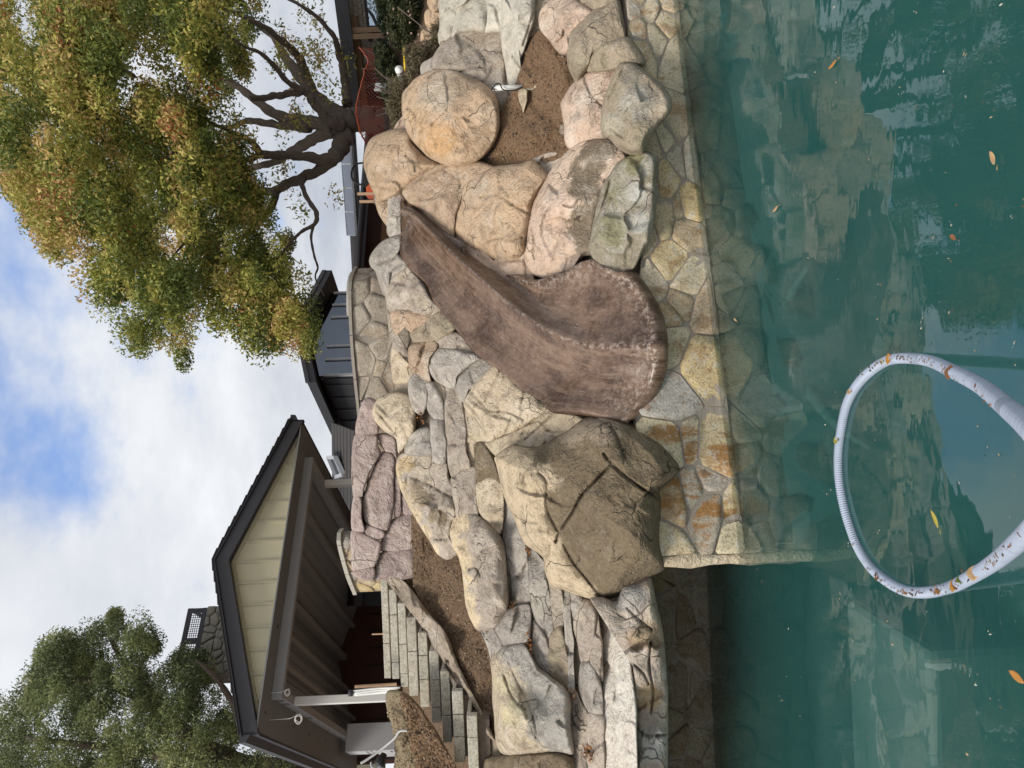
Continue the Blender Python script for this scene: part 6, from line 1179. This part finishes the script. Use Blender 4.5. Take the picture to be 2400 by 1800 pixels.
# ------------------------------------------------------------------ chips and clods on the soil
from mathutils.bvhtree import BVHTree
def scatter_on(obname, name, label, n, L, W, pal, seed, clod=0.0):
    ob = bpy.data.objects[obname]; me = ob.data; off = Vector(ob.location)
    bv = BVHTree.FromPolygons([v.co + off for v in me.vertices], [tuple(p_.vertices) for p_ in me.polygons]); rng = np.random.default_rng(seed)
    bb = [v.co + off for v in me.vertices]; lo = Vector([min(v[i] for v in bb) for i in range(3)]); hi = Vector([max(v[i] for v in bb) for i in range(3)]); C = []
    ey = Vector((0, 0, EYE))
    for k in range(n * 3):
        tgt = Vector([rng.uniform(lo[i], hi[i]) for i in range(3)]); h = bv.ray_cast(ey, (tgt - ey).normalized())
        if h[0] is not None: C.append(np.array(h[0] + Vector((0, -0.002, 0.004))))
        if len(C) >= n: break
    C = np.array(C); pal = np.array(pal); V, Fc = leaf_arrays(C, L, W, rng, 0.0)
    tag(mesh_np(name, V, Fc, M['leaf'], None, False, {'lcol': np.repeat(pal[rng.integers(len(pal), size=len(C))], 4, 0)}), label, None, None, 'stuff')
CH = [(0.40, 0.28, 0.16), (0.30, 0.19, 0.11), (0.16, 0.10, 0.06), (0.50, 0.38, 0.24), (0.09, 0.06, 0.04), (0.12, 0.08, 0.05)]
scatter_on('planter_soil', 'wood_chips', 'wood chips scattered over the left planter soil', 1900, 0.026, 0.010, CH, 1)
scatter_on('soil_bed', 'soil_crumbs', 'crumbs and chips on the right soil bed', 1300, 0.022, 0.011, CH[1:3] + CH[4:] + CH[:1], 2)
scatter_on('soil_bank', 'mound_chips', 'chips on the reddish bank beside the steps', 1300, 0.030, 0.013, CH, 3)
scatter_on('soil_mound', 'mound_crumbs', 'crumbs on the dry soil mound', 1000, 0.026, 0.013, CH[:4], 4)

def clods(obname, name, label, n, smin, smax, cols, seed):
    ob = bpy.data.objects[obname]; me = ob.data; off = Vector(ob.location); rng = np.random.default_rng(seed)
    bv = BVHTree.FromPolygons([v.co + off for v in me.vertices], [tuple(p_.vertices) for p_ in me.polygons]); bb = np.array([tuple(v.co + off) for v in me.vertices]); lo, hi = bb.min(0), bb.max(0); ey = Vector((0, 0, EYE)); V = []; Fc = []; C = []
    base = np.array([(1, 0, 0), (-1, 0, 0), (0, 1, 0), (0, -1, 0), (0, 0, 1), (0, 0, -1)], float); tri = [(0, 2, 4), (2, 1, 4), (1, 3, 4), (3, 0, 4), (2, 0, 5), (1, 2, 5), (3, 1, 5), (0, 3, 5)]
    for k in range(n * 3):
        tgt = Vector(rng.uniform(lo, hi)); h = bv.ray_cast(ey, (tgt - ey).normalized())
        if h[0] is None: continue
        r_ = rng.uniform(smin, smax) * rng.uniform(0.4, 1); q, _ = np.linalg.qr(rng.normal(size=(3, 3))); b0 = len(V); V += list(np.array(h[0]) + (base * rng.uniform(0.5, 1.2, (6, 3)) * r_) @ q); Fc += [(a + b0, b + b0, c + b0) for a, b, c in tri]; C += [cols[rng.integers(len(cols))]] * 6
        if len(V) >= n * 6: break
    tag(mesh_np(name, np.array(V), np.array(Fc), M['leaf'], None, False, {'lcol': np.array(C)}), label, None, None, 'stuff')
SC = [(0.15, 0.10, 0.065), (0.20, 0.14, 0.09), (0.26, 0.19, 0.13), (0.11, 0.075, 0.05)]
clods('soil_bed', 'soil_clods', 'clods on the right soil bed', 220, 0.008, 0.035, SC, 11)
clods('planter_soil', 'planter_clods', 'clods on the left planter soil', 240, 0.008, 0.035, SC, 12)
clods('soil_mound', 'mound_clods', 'clods on the dry mound', 260, 0.008, 0.03, [(0.33, 0.26, 0.17), (0.26, 0.2, 0.13)], 13)
clods('soil_bank', 'bank_clods', 'clods on the reddish bank', 260, 0.008, 0.03, SC, 14)
